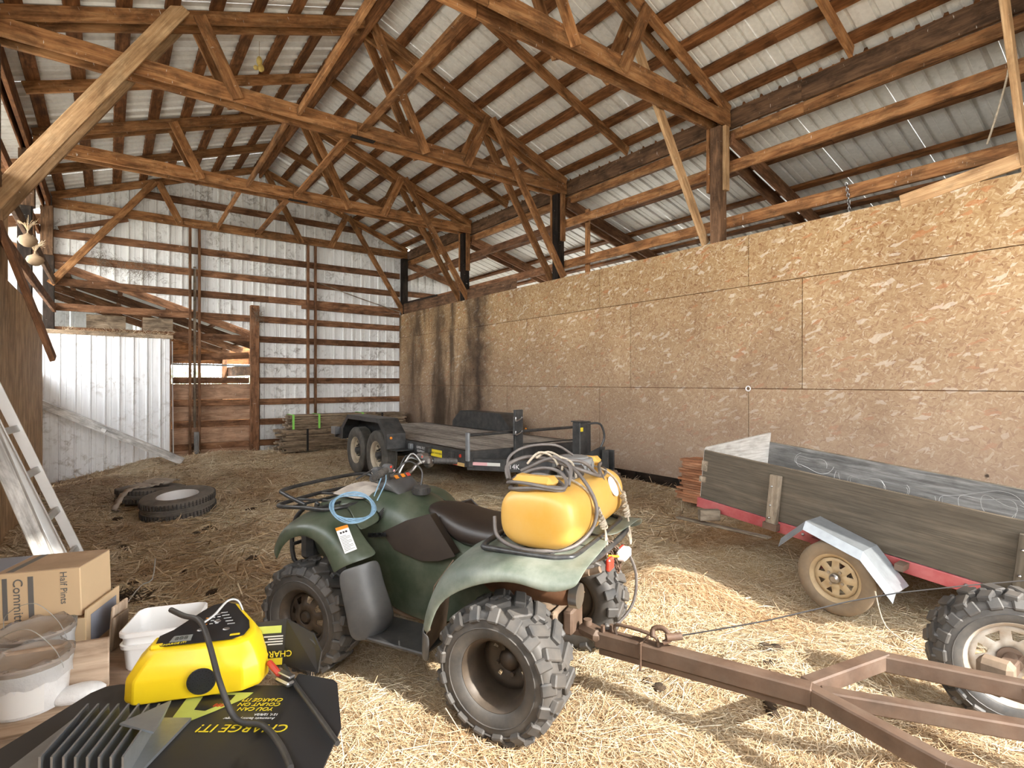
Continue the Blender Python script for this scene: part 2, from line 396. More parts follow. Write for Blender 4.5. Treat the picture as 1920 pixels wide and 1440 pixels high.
RUSTP = plain('rust_bare', (.16, .07, .03), .8, .1, var=.4, sc=12, dust=(.07, .05, .04), damt=.5)
MUD = plain('muddy_chassis', (.09, .065, .045), .85, dust=(.24, .17, .115), damt=.8, dsc=8)
REDP = plain('red_frame_paint', (.33, .05, .055), .45, dust=(.36, .22, .2), damt=.4, dsc=6)
BLKPAINT = plain('black_trailer_paint', (.022, .023, .025), .38, dust=(.17, .165, .155), damt=.35, dsc=8)
CREAM = plain('cream_rim', (.52, .45, .34), .5, dust=(.3, .22, .14), damt=.4, dsc=9)
TANRIM = plain('tan_dirty_rim', (.48, .37, .22), .6, dust=(.26, .17, .09), damt=.6, dsc=10)
WHITERIM = plain('white_rim', (.72, .72, .73), .4, var=.08)
RIMW = plain('dirty_white_rim', (.5, .47, .42), .5, dust=(.3, .22, .15), damt=.8, dsc=12)
RIMD = plain('brown_atv_rim', (.045, .034, .026), .5, .2, dust=(.2, .145, .095), damt=.4, dsc=7)
DARK = plain('dark_void', (.01, .009, .008), .9)
TANK = plain('yellow_poly_tank', (.60, .33, .055), .4, var=.06, sc=3, dust=(.60, .43, .20), damt=.45, dsc=3, bmp=.02, sss=.05)
CHY = plain('charger_yellow', (.85, .60, .015), .33, var=.04, sc=2, bmp=.0)
HOSE = plain('dark_hose', (.10, .085, .08), .5, dust=(.22, .2, .18), damt=.5, dsc=14)
LIDM = plain('grey_lid', (.15, .155, .16), .45, dust=(.3, .29, .27), damt=.4)
ROPE = plain('beige_rope', (.42, .36, .28), .85, sc=60, var=.35, bmp=.6)
BLUEROPE = plain('blue_cord', (.20, .33, .45), .7, sc=40, var=.25)
WIREG = plain('grey_wire', (.5, .5, .49), .4, .5)
CARD = plain('cardboard', (.64, .47, .29), .8, var=.06, sc=3, bmp=.03)
CARDD = plain('cardboard_edge', (.5, .35, .21), .85, var=.1)
CARDTOP = plain('cardboard_dirty', (.46, .33, .22), .85, var=.15, dust=(.3, .2, .13), damt=.5, dsc=8)
PRBLUE = plain('print_blue_grey', (.245, .26, .31), .75, var=.06, bmp=0)
PRGREY = plain('print_dark_grey', (.14, .135, .13), .75, var=.06, bmp=0)
WHITEP = plain('white_plastic', (.82, .82, .82), .4, var=.04, bmp=.02)
PAPER = plain('white_label', (.75, .74, .72), .6, var=.05, bmp=.05)
CREASE = plain('bucket_white_wrap', (.74, .74, .74), .3, var=.12, sc=14, bmp=.7)
BRASSTOP = plain('bucket_lid', (.38, .31, .25), .45, dust=(.25, .2, .16), damt=.5)
BLKCARD = plain('black_printed_card', (.026, .026, .028), .45, var=.15, bmp=.02)
YPRINT = plain('yellow_print', (.75, .6, .03), .5, var=.05, bmp=0)
WPRINT = plain('white_print', (.62, .62, .62), .6, var=.05, bmp=0)
LIME = plain('lime_print', (.5, .56, .12), .5, var=.2, sc=9, bmp=0)
LCD = plain('lcd_grey', (.24, .25, .24), .25, var=.05, bmp=0)
LCDS = plain('lcd_segment', (.06, .065, .06), .4, var=.05, bmp=0)
BLKSTICK = plain('black_sticker', (.016, .016, .018), .3, var=.1, bmp=0)
ORANGEL = plain('amber_lens', (.75, .26, .03), .25, var=.05, bmp=0)
REDL = plain('red_lens', (.5, .05, .03), .25, var=.05, bmp=0)
PINKT = plain('pink_faded_tape', (.62, .35, .36), .5, var=.08, bmp=0)
WHITET = plain('pale_tape', (.55, .54, .5), .5, var=.08, bmp=0)
ORTAPE = plain('orange_tape', (.5, .33, .13), .5, bmp=0)
REDTAPE = plain('red_tape', (.48, .07, .04), .5, bmp=0)
GREENT = plain('green_strap', (.28, .75, .12), .5, var=.1, bmp=0)
DUNG = plain('dung', (.055, .035, .02), .95, var=.4, sc=20, bmp=.8)
GOURD = plain('onion_skin', (.40, .28, .17), .7, var=.3, dust=(.25, .18, .11), damt=.5)
YELLOWNEST = plain('yellow_nest', (.62, .46, .14), .9, var=.25, sc=30, bmp=.7)
RAG = plain('grey_rag', (.42, .37, .32), .9, var=.3, sc=10, bmp=.4)
BRUSH = plain('brush_leaves', (.35, .40, .25), .9, var=.4)
GLASS, _nt, _b = newmat('clear_wrap'); _b.inputs['Transmission Weight'].default_value = .9; _b.inputs['Roughness'].default_value = .12; _b.inputs['IOR'].default_value = 1.2; _b.inputs['Base Color'].default_value = (.95, .95, .95, 1)
bump(_nt, _b, noise(_nt, coords(_nt), 25, 4), .8, .01)

# ------------------------------------------------------------------ dimensions of the barn
XL, XR = -.84, 6.30           # truss heels
XC = (XL+XR)/2; ZC = 4.79; SL = .37
YT = [.872+3.048*(k-1) for k in range(6)]    # truss lines 0..5
YF, YB = -2.25, 13.18
def ztop(x): return 4.93+SL*((XR-x) if x > XC else (x-XL))   # underside of the rafters

def ripple(x, y):
    return (.022*np.sin(2.1*x+1.3*y+.4)*np.cos(1.7*y-.8*x)+.014*np.sin(5.3*x-2.2*y+1)+.011*np.sin(3.1*x+6.2*y+2)+.007*np.sin(11*x+4*y)*np.sin(9*y-3*x))
def sst(a, b, t):
    t = np.clip((t-a)/(b-a), 0, 1); return t*t*(3-2*t)
def hz(x, y):
    z = ripple(x, y)
    z = z+.16*sst(5.3, 6.1, x)*sst(2, 4, y)
    z = z-.30*np.exp(-(((x+.9)/1.1)**2+((y-12.6)/1.5)**2))
    z = z+.07*np.exp(-(((x-1.7)/1.2)**2+((y-12.6)/.8)**2))
    z = z+.10*np.exp(-(((x-3.3)/.45)**2+((y-2.55)/.4)**2))
    return z
def hzf(x, y): return float(hz(np.float64(x), np.float64(y)))

# ------------------------------------------------------------------ floor
def grid_mesh(xs, ys, fn):
    X, Y = np.meshgrid(xs, ys); Z = fn(X, Y); nx, ny = len(xs), len(ys)
    v = np.stack([X.ravel(), Y.ravel(), Z.ravel()], 1)
    i = np.arange(nx-1)[None, :]+np.arange(ny-1)[:, None]*nx; i = i.ravel()
    return v, np.stack([i, i+1, i+nx+1, i+nx], 1)
def np_mesh(v, f, m, smooth=False):
    me = bpy.data.meshes.new('mesh'); k = f.shape[1]
    me.vertices.add(len(v)); me.vertices.foreach_set('co', v.astype(np.float32).ravel())
    me.loops.add(f.size); me.loops.foreach_set('vertex_index', f.astype(np.int32).ravel())
    me.polygons.add(len(f)); me.polygons.foreach_set('loop_start', np.arange(0, f.size, k, dtype=np.int32))
    if smooth: me.polygons.foreach_set('use_smooth', np.ones(len(f), dtype=bool))
    me.update(calc_edges=True); me.materials.append(m); return me
v, f = grid_mesh(np.arange(-1.2, 6.6, .06), np.arange(-2.6, 13.5, .06), hz)
fl = put('floor', np_mesh(v, f, HAY, True)); fl['kind'] = 'structure'; fl['label'] = 'barn floor covered with trampled hay'
v, f = grid_mesh(np.linspace(-40, 45, 30), np.linspace(-40, 60, 34), lambda x, y: -.33+0*x)
o = put('ground_outside', np_mesh(v, f, DIRT)); o['kind'] = 'structure'

def straws(n, xr, yr, wfun, L0, L1, wd, tilt):
    out = []; need = n
    P = np.zeros((0, 2))
    while len(P) < n:
        q = rng.random((n, 2))*[xr[1]-xr[0], yr[1]-yr[0]]+[xr[0], yr[0]]
        P = np.concatenate([P, q[rng.random(n) < wfun(q[:, 0], q[:, 1])]])
    P = P[:n]
    P[:, 0] = np.clip(P[:, 0], -.72, 5.95); P[:, 1] = np.minimum(P[:, 1], 12.8)
    patch = np.sin(P[:, 0]*2.3+P[:, 1]*1.1)+np.sin(P[:, 1]*2.9-P[:, 0]*1.7)
    a = rng.random(n)*2*PI*.45+patch*1.1; L = L0+(L1-L0)*rng.random(n)**1.6
    d = np.stack([np.cos(a), np.sin(a)], 1); bend = (rng.random(n)-.5)*.35
    nrm = np.stack([-d[:, 1], d[:, 0]], 1)
    tl = (rng.random(n)-.5)*tilt*(1+2.5*(rng.random(n) < .06)); lift = .004+.02*rng.random(n)**2
    V = np.zeros((n, 6, 3)); W = wd*(.6+.8*rng.random(n))
    roll = (rng.random(n)-.5)*1.2
    for k, t in enumerate((-.5, 0, .5)):
        c = P+d*(L*t)[:, None]+nrm*(bend*L*(abs(t)*2))[:, None]
        zb = hz(c[:, 0], c[:, 1])+lift+np.maximum(tl*t*L, -.006)+(.006 if k == 1 else 0)
        for e, sg in enumerate((-1, 1)):
            V[:, k*2+e, :2] = c+nrm*(sg*W*np.cos(roll))[:, None]; V[:, k*2+e, 2] = zb+sg*W*np.sin(roll)
    b = (np.arange(n)*6)[:, None]
    F = np.concatenate([b+[0, 1, 3, 2], b+[2, 3, 5, 4]], 0)
    return V.reshape(-1, 3), F
def near(x, y): return np.clip(2.2/(.6+np.hypot(x, y)-1.5), 0, 1)**1.6*(x*.6+y*.8 > .8)
v, f = straws(210000, (-1, 6), (-.5, 8), near, .05, .20, .0013, .5)
tag(put('loose_straw', np_mesh(v, f, STRAW)), 'loose golden straw strewn over the floor around the quad bike', 'straw', kind='stuff')
v, f = straws(150000, (-.8, 6), (3.3, 13.1), lambda x, y: np.ones_like(x), .08, .34, .0036, .5)
tag(put('loose_straw', np_mesh(v, f, STRAW)), 'loose straw on the far floor towards the back wall', 'straw', kind='stuff')

# ------------------------------------------------------------------ ribbed sheets
def rib_sheet(width, length, pitch, rh, m, rw=.045, rt=.02, th=0):
    """ribs run along local Y (length), width along X, rib height along +Z"""
    xs = [(0, 0)]; n = int(round(width/pitch))
    for k in range(n):
        c = pitch*(k+.5); xs += [(c-rw/2, 0), (c-rt/2, rh), (c+rt/2, rh), (c+rw/2, 0)]
        if k < n-1:
            e = pitch*(k+1); xs += [(e-.03, 0), (e-.024, rh*.18), (e-.012, rh*.18), (e-.006, 0)]
    xs.append((width+.004, 0)); mb = MB(); vs = []; fs = []
    for i, (x, z) in enumerate(xs): vs += [(x, 0, z), (x, length, z)]
    for i in range(len(xs)-1): fs.append((2*i, 2*i+2, 2*i+3, 2*i+1))
    mb.add(vs, fs); return mesh_of(mb, m)

# ------------------------------------------------------------------ roof
ceil = struct('ceiling', 'metal barn roof on wooden purlins seen from below')
dx = XC-XL; run = math.hypot(dx+.45, SL*(dx+.45))
rs = rib_sheet(.914, run, .2285, .030, ROOFM, .05, .032)
for k in range(17):
    y0 = YF-.1+k*.914
    for sd in (1, -1):
        # local X along the barn, local Y up the slope
        ex = XR+.45 if sd > 0 else XL-.45
        z0 = 5.135-SL*.45
        ux, uy = (Vector((0, 1, 0)), Vector((-sd, 0, SL)).normalized())
        M = Matrix((ux, uy, ux.cross(uy))).transposed().to_4x4()
        M.translation = (ex, y0, z0 + (.002 if k % 2 else 0))
        put('roof_sheet', rs, ceil, M)
for sd in (1, -1):
    for k in range(9):
        x = (XR-.12-.4225*k) if sd > 0 else (XL+.12+.4225*k)
        if k == 8: x = XC+sd*.075
        z = ztop(x)+.165
        up = Vector((-sd*1, 0, SL)).normalized()
        for j in range(3):
            ya = YF+j*5.2; yb = min(ya+5.2, YB)
            board('purlin', (x, ya, z+random.uniform(-.004, .004)), (x, yb, z), .14, .042, W_DARK, ceil, up)
# mid bay rafters
for k in range(5):
    y = YT[k]+1.524
    for sd in (1, -1):
        x0, x1 = (XR-.06, XC+.02) if sd > 0 else (XL+.04, XC-.02)
        board('rafter', (x0, y, ztop(x0)+.075), (x1, y, ztop(x1)+.075), .14, .04, W_TRUSS, ceil)
board('ridge_beam', (XC, YF, ztop(XC)+.02), (XC, YB, ztop(XC)+.02), .2, .045, W_DARK, ceil)
# eave beams
eaveR, eaveL = struct('trim_1'), struct('trim_2')
for j in range(3):
    ya = YF+j*5.2; yb = min(ya+5.2, YB)
    board('eave_beam', (XR+.05, ya, 4.91), (XR+.05, yb, 4.90), .235, .045, W_POST, eaveR)
    board('ledger', (XR+.10, ya, 4.72), (XR+.10, yb, 4.72), .13, .05, W_TRUSS, eaveR)
    board('fascia_board', (XR+.145, ya, 4.90), (XR+.145, yb, 4.90), .48, .02, W_DARK, eaveR)
    board('fascia_board', (XL-.12, ya, 5.0), (XL-.12, yb, 5.0), .5, .02, W_DARK, eaveL)
    board('eave_beam', (XL-.05, ya, 4.90), (XL-.05, yb, 4.90), .235, .045, W_DARK, eaveL)

# ------------------------------------------------------------------ trusses
def truss(k, label, double=True):
    y = YT[k]; t = thing('roof_truss', label, 'truss', (0, y, 0), group='roof trusses of the barn')
    offs = (-.095, .095) if double else (-.03,)
    hz_ = .09
    for o in offs:
        def bd(n, a, b, wd=.14, m=W_TRUSS, up=(0, 0, 1), dy=0, th=.04): board(n, (a[0], o+dy, a[1]), (b[0], o+dy, b[1]), wd, th, m, t, up)
        # bottom chord in two pieces butted left of centre
        bd('bottom_chord', (XL, ZC+hz_), (XC-.13, ZC+hz_), .18); bd('bottom_chord', (XC-.125, ZC+hz_), (XR, ZC+hz_), .18)
        for sd in (1, -1):
            h = XR if sd > 0 else XL
            bd('top_chord', (h, 4.93+.07), (XC+sd*.01, ztop(XC)+.07))
        s = 1 if o < 0 else -1; dy = -.042*s if o < 0 else .042
        dy = -.042 if o < 0 else .042
        for a, b in (((4.66, ztop(4.66)+.08), (4.27, ZC+.02)), ((.80, ztop(.8)+.08), (1.19, ZC+.02)), ((XC+.08, ztop(XC)+.06), (3.60, ZC+.01))):
            bd('web', a, b, .13, W_TRUSS, (1, 0, 0), dy)
    return t
names = ['doubled roof truss over the front opening', 'doubled roof truss just inside the front opening', 'doubled roof truss nearest in view, over the wagon',
         'doubled roof truss over the rear of the flatbed trailer front', 'doubled roof truss one bay before the back wall', 'single roof truss against the back metal wall']
names[3] = 'doubled roof truss above the flatbed trailer, second one in view'
TR = [truss(k, names[k], k < 5) for k in range(6)]
def knee(k, side, dy, m=W_TRUSS, wd=.125, th=.045, p0=None, p1=None):
    a = p0 or ((6.19, 3.35) if side > 0 else (XL-.02, 3.37)); b = p1 or ((4.71, 5.62) if side > 0 else (.75, 5.60))
    board('knee_brace', (a[0], dy, a[1]), (b[0], dy, b[1]), wd, th, m, TR[k], (1, 0, 0))
for k in (3, 4):
    knee(k, 1, -.16); knee(k, 1, .16)
knee(2, 1, .17, W_LIGHT); knee(1, 1, .17, W_LIGHT); knee(1, 1, -.17, W_LIGHT)
knee(5, 1, -.09); knee(5, -1, -.09)
for d_ in (-.17, .17): knee(3, -1, d_, W_LIGHT, .155, .045, (XL-.04, 3.18), (.64, 5.62))
for k in (4, 3):
    board('splice_plate', (XC-.2, -.08, ZC-.012), (XC+.12, -.08, ZC-.012), .09, .012, W_BLACK, TR[k], (0, 1, 0))
# runners along the bottom chords
for x, n in ((1.86, 0), (2.66, 1)):
    for k in range(1, 6):
        o = board('runner_board', (x, YT[k]-(.125 if k < 5 else .06), ZC+.03+.05), (x, YT[k-1]+.10, ZC+.19), .10, .042, W_TRUSS, None, (0, 0, 1) if n == 0 else (1, 0, 0))
        side = ('left of centre', 'at mid span')[n]
        tag(o, 'tie board across the roof trusses, %s, %s' % (side, ('in the front bay', 'second bay', 'third bay', 'fourth bay', 'bay next to the back wall')[k-1]), 'tie board', 'tie boards across the trusses')

# ------------------------------------------------------------------ right wall
wr = struct('wall_right', 'tall particle board lining wall on the right')
def osb(y0, y1, z0, z1):
    g = .008
    mb = MB().box((6.117+random.uniform(-.003, .003), (y0+y1)/2, (z0+z1)/2), (.014, y1-y0-g, z1-z0-g))
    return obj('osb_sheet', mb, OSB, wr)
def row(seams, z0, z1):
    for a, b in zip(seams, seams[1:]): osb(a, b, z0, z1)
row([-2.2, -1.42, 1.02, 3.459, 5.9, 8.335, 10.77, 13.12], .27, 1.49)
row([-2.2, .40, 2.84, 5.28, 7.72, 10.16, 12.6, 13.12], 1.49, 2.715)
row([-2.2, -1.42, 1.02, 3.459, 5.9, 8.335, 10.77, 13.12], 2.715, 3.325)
for a in (-2.2, 1.5, 5.2, 8.9): board('skirt_board', (6.15, a, .14), (6.15, a+3.68 if a < 8 else 13.1, .14), .26, .045, W_BLACK, wr)
for k in range(6):
    y = YT[k] if k < 5 else 13.02
    board('post', (6.205, y, -.3), (6.205, y, 4.79), .15, .14, W_POST if k < 3 else W_BLACK, wr, (1, 0, 0))
    if 1 <= k < 5:
        board('post_cleat', (6.225, y-.095, 3.98), (6.225, y-.095, 4.79), .09, .045, W_LIGHT if k < 3 else W_TRUSS, wr, (1, 0, 0))
        board('post_cleat', (6.16, y+.095, 3.98), (6.16, y+.095, 4.79), .09, .04, W_TRUSS, wr, (1, 0, 0))
for k in range(5):
    ya, yb = YT[k]+.0, (YT[k+1] if k < 4 else 13.1)
    for z in (4.29, 3.59): board('girt', (6.31, ya, z), (6.31, yb, z), .14, .042, W_GIRT if k > 2 else W_TRUSS, wr)
board('stud', (6.40, 6.45, 3.0), (6.40, 6.45, 4.45), .09, .04, W_TRUSS, wr, (0, 1, 0))
o = board('top_plank', (6.165, 8.1, 3.40), (6.165, 13.0, 3.47), .26, .02, W_POST, wr); o2 = board('top_plank', (6.18, 11.2, 3.53), (6.18, 13.0, 3.55), .2, .02, W_BLACK, wr)
board('top_plank', (6.12, 1.92, 3.30), (6.12, .6, 3.50), .13, .04, W_LIGHT, wr)
for z in (1.49, 2.715): board('nailer', (6.15, -2.2, z), (6.15, 13.1, z), .14, .04, W_DARK, wr)
for y in (-1.42, .4, 1.02, 2.84, 3.459, 5.28, 5.9, 7.72, 8.335, 10.16, 10.77, 12.6): board('nailer', (6.15, y, .3), (6.15, y, 3.3), .09, .03, W_DARK, wr, (0, 1, 0))
# iron ring on the wall
mb = MB().tube([(6.10, 3.46+.028*math.cos(a), 1.49+.028*math.sin(a)) for a in np.linspace(0, 2*PI, 14)[:-1]], .007, 6, closed=True)
tag(obj('wall_ring', mb, WHITERIM, None, .8), 'small pale iron ring screwed on the particle board seam', 'ring')

# ------------------------------------------------------------------ lean-to beyond the right wall
lr = struct('ceiling_side_shed', 'sloping metal roof of the shed beyond the particle board wall')
lsl = -.27; ll = math.hypot(4.9, 4.9*lsl)
ls = rib_sheet(.914, ll, .2285, .030, ROOFM, .05, .032)
for k in range(17):
    ux = Vector((0, -1, 0)); uy = Vector((1, 0, lsl)).normalized()
    M = Matrix((ux, uy, ux.cross(uy))).transposed().to_4x4(); M.translation = (6.36, YF-.1+(k+1)*.914, 4.80)
    put('roof_sheet', ls, lr, M)
for x in (7.15, 7.9, 8.65, 9.4, 10.2, 11.0):
    z = 4.80+lsl*(x-6.36)-.035
    for j in range(3): board('purlin', (x, YF+j*5.2, z), (x, min(YF+j*5.2+5.2, YB), z), .05, .1, W_DARK, lr, Vector((-lsl, 0, 1)))
for k in range(6):
    for d in (-.11, .11):
        y = YT[k]+d if k < 5 else 13.0
        if k == 5 and d > 0: continue
        f0 = lambda x: 4.80+lsl*(x-6.36)-.16
        board('rafter', (6.32, y, f0(6.32)), (11.1, y, f0(11.1)), .19, .04, W_GIRT, lr)
wo = struct('wall_side_shed')
sw = rib_sheet(.914, 3.8, .2285, .02, WALLM)
for k in range(17):
    y = YF-.1+k*.914
    if y > 8: continue
    ux = Vector((0, 1, 0)); uy = Vector((0, 0, 1)); M = Matrix((ux, uy, ux.cross(uy))).transposed().to_4x4(); M.translation = (11.15, y, -.3)
    put('wall_sheet', sw, wo, M)

# ------------------------------------------------------------------ back wall
wb = struct('wall_back', 'back wall of white ribbed metal on brown wooden girts')
def shed_z(x): return 3.80-.342*(x+.466)
def back_sheet(x0, x1, z0a, z0b, z1a, z1b):
    if z0a > 0: z0a -= .06; z0b -= .06
    """a white ribbed sheet with sloped bottom / top edges"""
    n = max(1, int(round((x1-x0)/.2285))); p = (x1-x0)/n; xs = [x0]; ys = [0]
    for i in range(n):
        c = x0+p*(i+.5)
        for ddx, h in ((-.022, 0), (-.012, -.028), (.012, -.028), (.022, 0)): xs.append(c+ddx); ys.append(h)
        if i < n-1:
            e = x0+p*(i+1)
            for ddx, h in ((-.02, 0), (-.015, -.005), (-.008, -.005), (-.003, 0)): xs.append(e+ddx); ys.append(h)
    xs.append(x1+.006); ys.append(-.003)
    mb = MB(); vs = []
    for x, h in zip(xs, ys):
        t = (x-x0)/(x1-x0); vs += [(x, YB+h, z0a+(z0b-z0a)*t), (x, YB+h, z1a+(z1b-z1a)*t)]
    mb.add(vs, [(2*i, 2*i+2, 2*i+3, 2*i+1) for i in range(len(xs)-1)])
    return obj('wall_sheet', mb, WALLM, wb)
xe = -.95
while xe < 11.2:
    x1 = xe+.914
    zt = lambda x: min(5.21+SL*((XR-x) if x > XC else (x-XL)), 9) if x < XR else 4.80+lsl*(x-6.36)
    if xe < XC < x1:
        back_sheet(xe, XC, max(shed_z(xe), 2.6) if xe < 2.5 else -.1, max(shed_z(XC), 2.6) if xe < 2.5 else -.1, zt(xe), zt(XC))
        back_sheet(XC, x1, -.2, -.2, zt(XC), zt(x1))
    elif x1 < 2.72: back_sheet(xe, x1, shed_z(xe), shed_z(x1), zt(xe), zt(x1))
    elif xe < XR < x1:
        back_sheet(xe, XR, -.2, -.2, zt(xe), zt(XR-.001)); back_sheet(XR, x1, -.2, -.2, zt(XR+.001), zt(x1))
    else: back_sheet(xe, x1, -.2, -.2, zt(xe), zt(x1))
    xe = x1
back_sheet(2.66, 2.80, -.2, -.2, 2.62, 2.60)
GZ = [4.34, 3.88, 3.44, 2.98, 2.53, 2.06, 1.60, 1.12, .67, .20]
for i, z in enumerate(GZ):
    if i <= 4:
        board('girt', (XL-.05, 13.13, z+random.uniform(-.01, .01)), (2.9, 13.13, z), .14, .045, W_GIRT, wb)
        board('girt', (2.9, 13.131, z), (6.12, 13.131, z+random.uniform(-.01, .01)), .14, .045, W_GIRT, wb)
    else:
        if i != 5: board('girt', (1.05, 13.13, z), (2.5, 13.13, z), .13, .045, W_GIRT, wb)
        board('girt', (2.68, 13.13, z), (6.12, 13.13, z+random.uniform(-.012, .012)), .135, .045, W_GIRT, wb)
board('girt', (1.0, 13.15, 2.06), (2.5, 13.15, 2.16), .14, .045, W_GIRT, wb)
board('girt', (.30, 13.10, 4.79), (-.75, 13.12, 4.42), .1, .04, W_GIRT, wb)
board('girt', (3.62, 13.09, 3.33), (6.1, 13.09, 3.30), .09, .04, W_GIRT, wb)
board('girt', (.55, 13.14, 5.35), (5.1, 13.14, 5.35), .14, .045, W_GIRT, wb)
board('girt', (6.3, 13.13, 3.9), (7.4, 13.13, 3.9), .14, .045, W_GIRT, wb)
# planks closing the lower part of the opening
for z, h in ((1.36, .33), (.90, .32), (.43, .33), (.08, .40)):
    board('plank', (.98, 13.17, z), (2.55, 13.17, z), h, .03, W_PLANK, wb)
# vertical door-track pairs and posts
for x in (1.36, 1.53, 3.76, 3.93):
    board('upright', (x, 13.06, -.05), (x, 13.06, 4.83), .045, .09, W_GIRT, wb, (1, 0, 0))
board('upright', (1.45, 13.12, .6), (1.45, 13.12, 4.0), .05, .03, W_STAKE, wb, (1, 0, 0))
board('stub', (1.47, 13.0, -.08), (1.47, 13.0, .52), .09, .04, W_WAGIN, wb, (1, 0, 0))
board('post', (2.60, 13.06, -.1), (2.60, 13.06, 3.27), .17, .14, W_GIRT, wb, (1, 0, 0))
board('post', (XL-.05, 13.1, -.4), (XL-.05, 13.1, 3.9), .16, .16, W_BLACK, wb, (1, 0, 0))
board('post', (XL-.07, 13.02, 3.9), (XL-.07, 13.02, 4.8), .18, .16, W_POST, wb, (1, 0, 0))
board('post', (1.00, 13.08, -.1), (1.00, 13.08, 2.5), .05, .08, W_PLANK, wb, (1, 0, 0))
obj('conduit', MB().tube([(1.06, 13.02, -.05), (1.05, 13.02, 1.0), (1.04, 13.02, 2.4)], .01, 6), WHITERIM, wb, .8)
# white ribbed panel in the left part of the back wall
n = 9; mb = MB(); xs = []
vs = []; x = -1.0
prof = []
p = .222
for i in range(n):
    c = -1.0+p*i
    prof += [(c, 0), (c+.03, 0), (c+.042, -.022), (c+.058, -.022), (c+.07, 0), (c+.13, 0), (c+.135, -.004), (c+.142, -.004), (c+.147, 0)]
prof.append((.99, 0))
for x, h in prof: vs += [(x, 12.95+h, -.42), (x, 12.95+h, 2.46-.01*(x+1))]
mb.add(vs, [(2*i, 2*i+2, 2*i+3, 2*i+1) for i in range(len(prof)-1)])
obj('panel', mb, PANELM, wb, solid=.002, label='white ribbed metal panel')
board('panel_cap', (-.98, 12.99, 2.50), (1.05, 12.99, 2.48), .08, .12, W_OLD, wb)
# loose poles on the back wall girts
def pole(p0, p1, r, m, label, name='pole'): return tag(obj(name, MB().tube([p0, (Vector(p0)+Vector(p1))/2+Vector((0, 0, -.02)), p1], r, 6, 3), m, None, .9), label, 'pole')
pole((4.0, 13.0, 3.92), (6.05, 13.0, 3.40), .012, W_STAKE, 'thin bare stick slanting across the back wall girts')
pole((.3, 13.08, 3.97), (3.7, 13.08, 3.96), .008, WIREG, 'thin pale rod lying along a back wall girt')

# ------------------------------------------------------------------ shed behind the back wall
bs = struct('ceiling_rear_shed', 'low sloping roof of the shed behind the back wall')
L = 5.2; mb = MB()
for x0, y0 in [(-3.6+0*i, 13.25+.914*i) for i in range(8)]:
    vs = []; xs = -3.6
    mb.add([(-3.6, y0, shed_z(-3.6)), (3.1, y0, shed_z(3.1)), (3.1, y0+.91, shed_z(3.1)), (-3.6, y0+.91, shed_z(-3.6))], [(0, 1, 2, 3)])
obj('roof_sheet', mb, ROOFM, bs, kind='stuff', solid=.004)
for y in (13.24, 15.2, 17.2, 19.2): board('rafter', (-2.5, y, shed_z(-2.5)-.12), (3.1, y, shed_z(3.1)-.12), .19, .045, W_GIRT, bs)
for x in (-1.6, -.7, .2, 1.1, 2.0, 2.9): board('purlin', (x, 13.22, shed_z(x)-.03), (x, 20, shed_z(x)-.03), .05, .09, W_DARK, bs)
ws = struct('wall_rear_shed')
fs2 = rib_sheet(.914, 3.0, .2285, .02, WALLM)
fs2 = rib_sheet(.914, 5.4, .2285, .02, WALLM)
obj('wall_sheet', MB().box((-3.6, 16.6, 2.2), (.02, 7, 5)), WALLM, ws); obj('wall_sheet', MB().box((-2.3, 13.3, 2.2), (2.7, .02, 5)), WALLM, ws)
for x0, z0, h in [(-3.6, -.3, 3), (-2.7, -.3, 3), (-1.8, -.3, 3), (-.9, -.3, 3), (.0, -.3, 3), (.55, -.3, 3)]:
    ux, uy = Vector((1, 0, 0)), Vector((0, 0, 1)); M = Matrix((ux, uy, ux.cross(uy))).transposed().to_4x4(); M.translation = (x0, 20.0, z0); put('wall_sheet', fs2, ws, M)
board('wall_board', (1.0, 20, 2.55), (4.0, 20, 2.55), .78, .03, W_DARK, ws); board('wall_board', (1.4, 20, .5), (4.0, 20, .5), 1.3, .03, W_DARK, ws)
for x in (1.45, 3.05, 3.9): board('post', (x, 19.9, -.3), (x, 19.9, 2.6), .14, .14, W_GIRT, ws, (1, 0, 0))
board('wall_board', (3.15, 16.0, 1.9), (3.15, 20, 1.9), .3, .03, W_GIRT, ws)
for a, b in ((13.4, 16.2), ): board('wall_board', (3.2, a, 1.2), (3.2, b, 1.2), 2.6, .03, W_DARK, ws)
mb = MB().tube([(.6, 14.4, 1.98), (3.1, 14.6, 1.96)], .02, 8)
tag(obj('pipe', mb, GALV, None, .8), 'grey pipe hung inside the rear shed opening', 'pipe')
for x, s in ((-.35, .62), (.55, .52)):
    t = thing('plywood_bin', 'brown plywood bin on the ledge above the white panel, %s one' % ('wider' if s > .6 else 'narrower'), 'bin', (x+s/2, 13.45, 2.56))
    b = MB(); b.box((0, -.18, .16), (s, .02, .32)); obj('front_board', b, W_OLD, t)
    b = MB(); b.box((-s/2+.01, 0, .16), (.02, .36, .32)); b.box((s/2-.01, 0, .16), (.02, .36, .32)); b.box((0, .18, .16), (s, .02, .32)); b.box((0, 0, .01), (s, .36, .02)); obj('body', b, W_DARK, t)
board('ledge', (-.9, 13.5, 2.53), (1.4, 13.5, 2.53), .02, .5, W_DARK, ws)
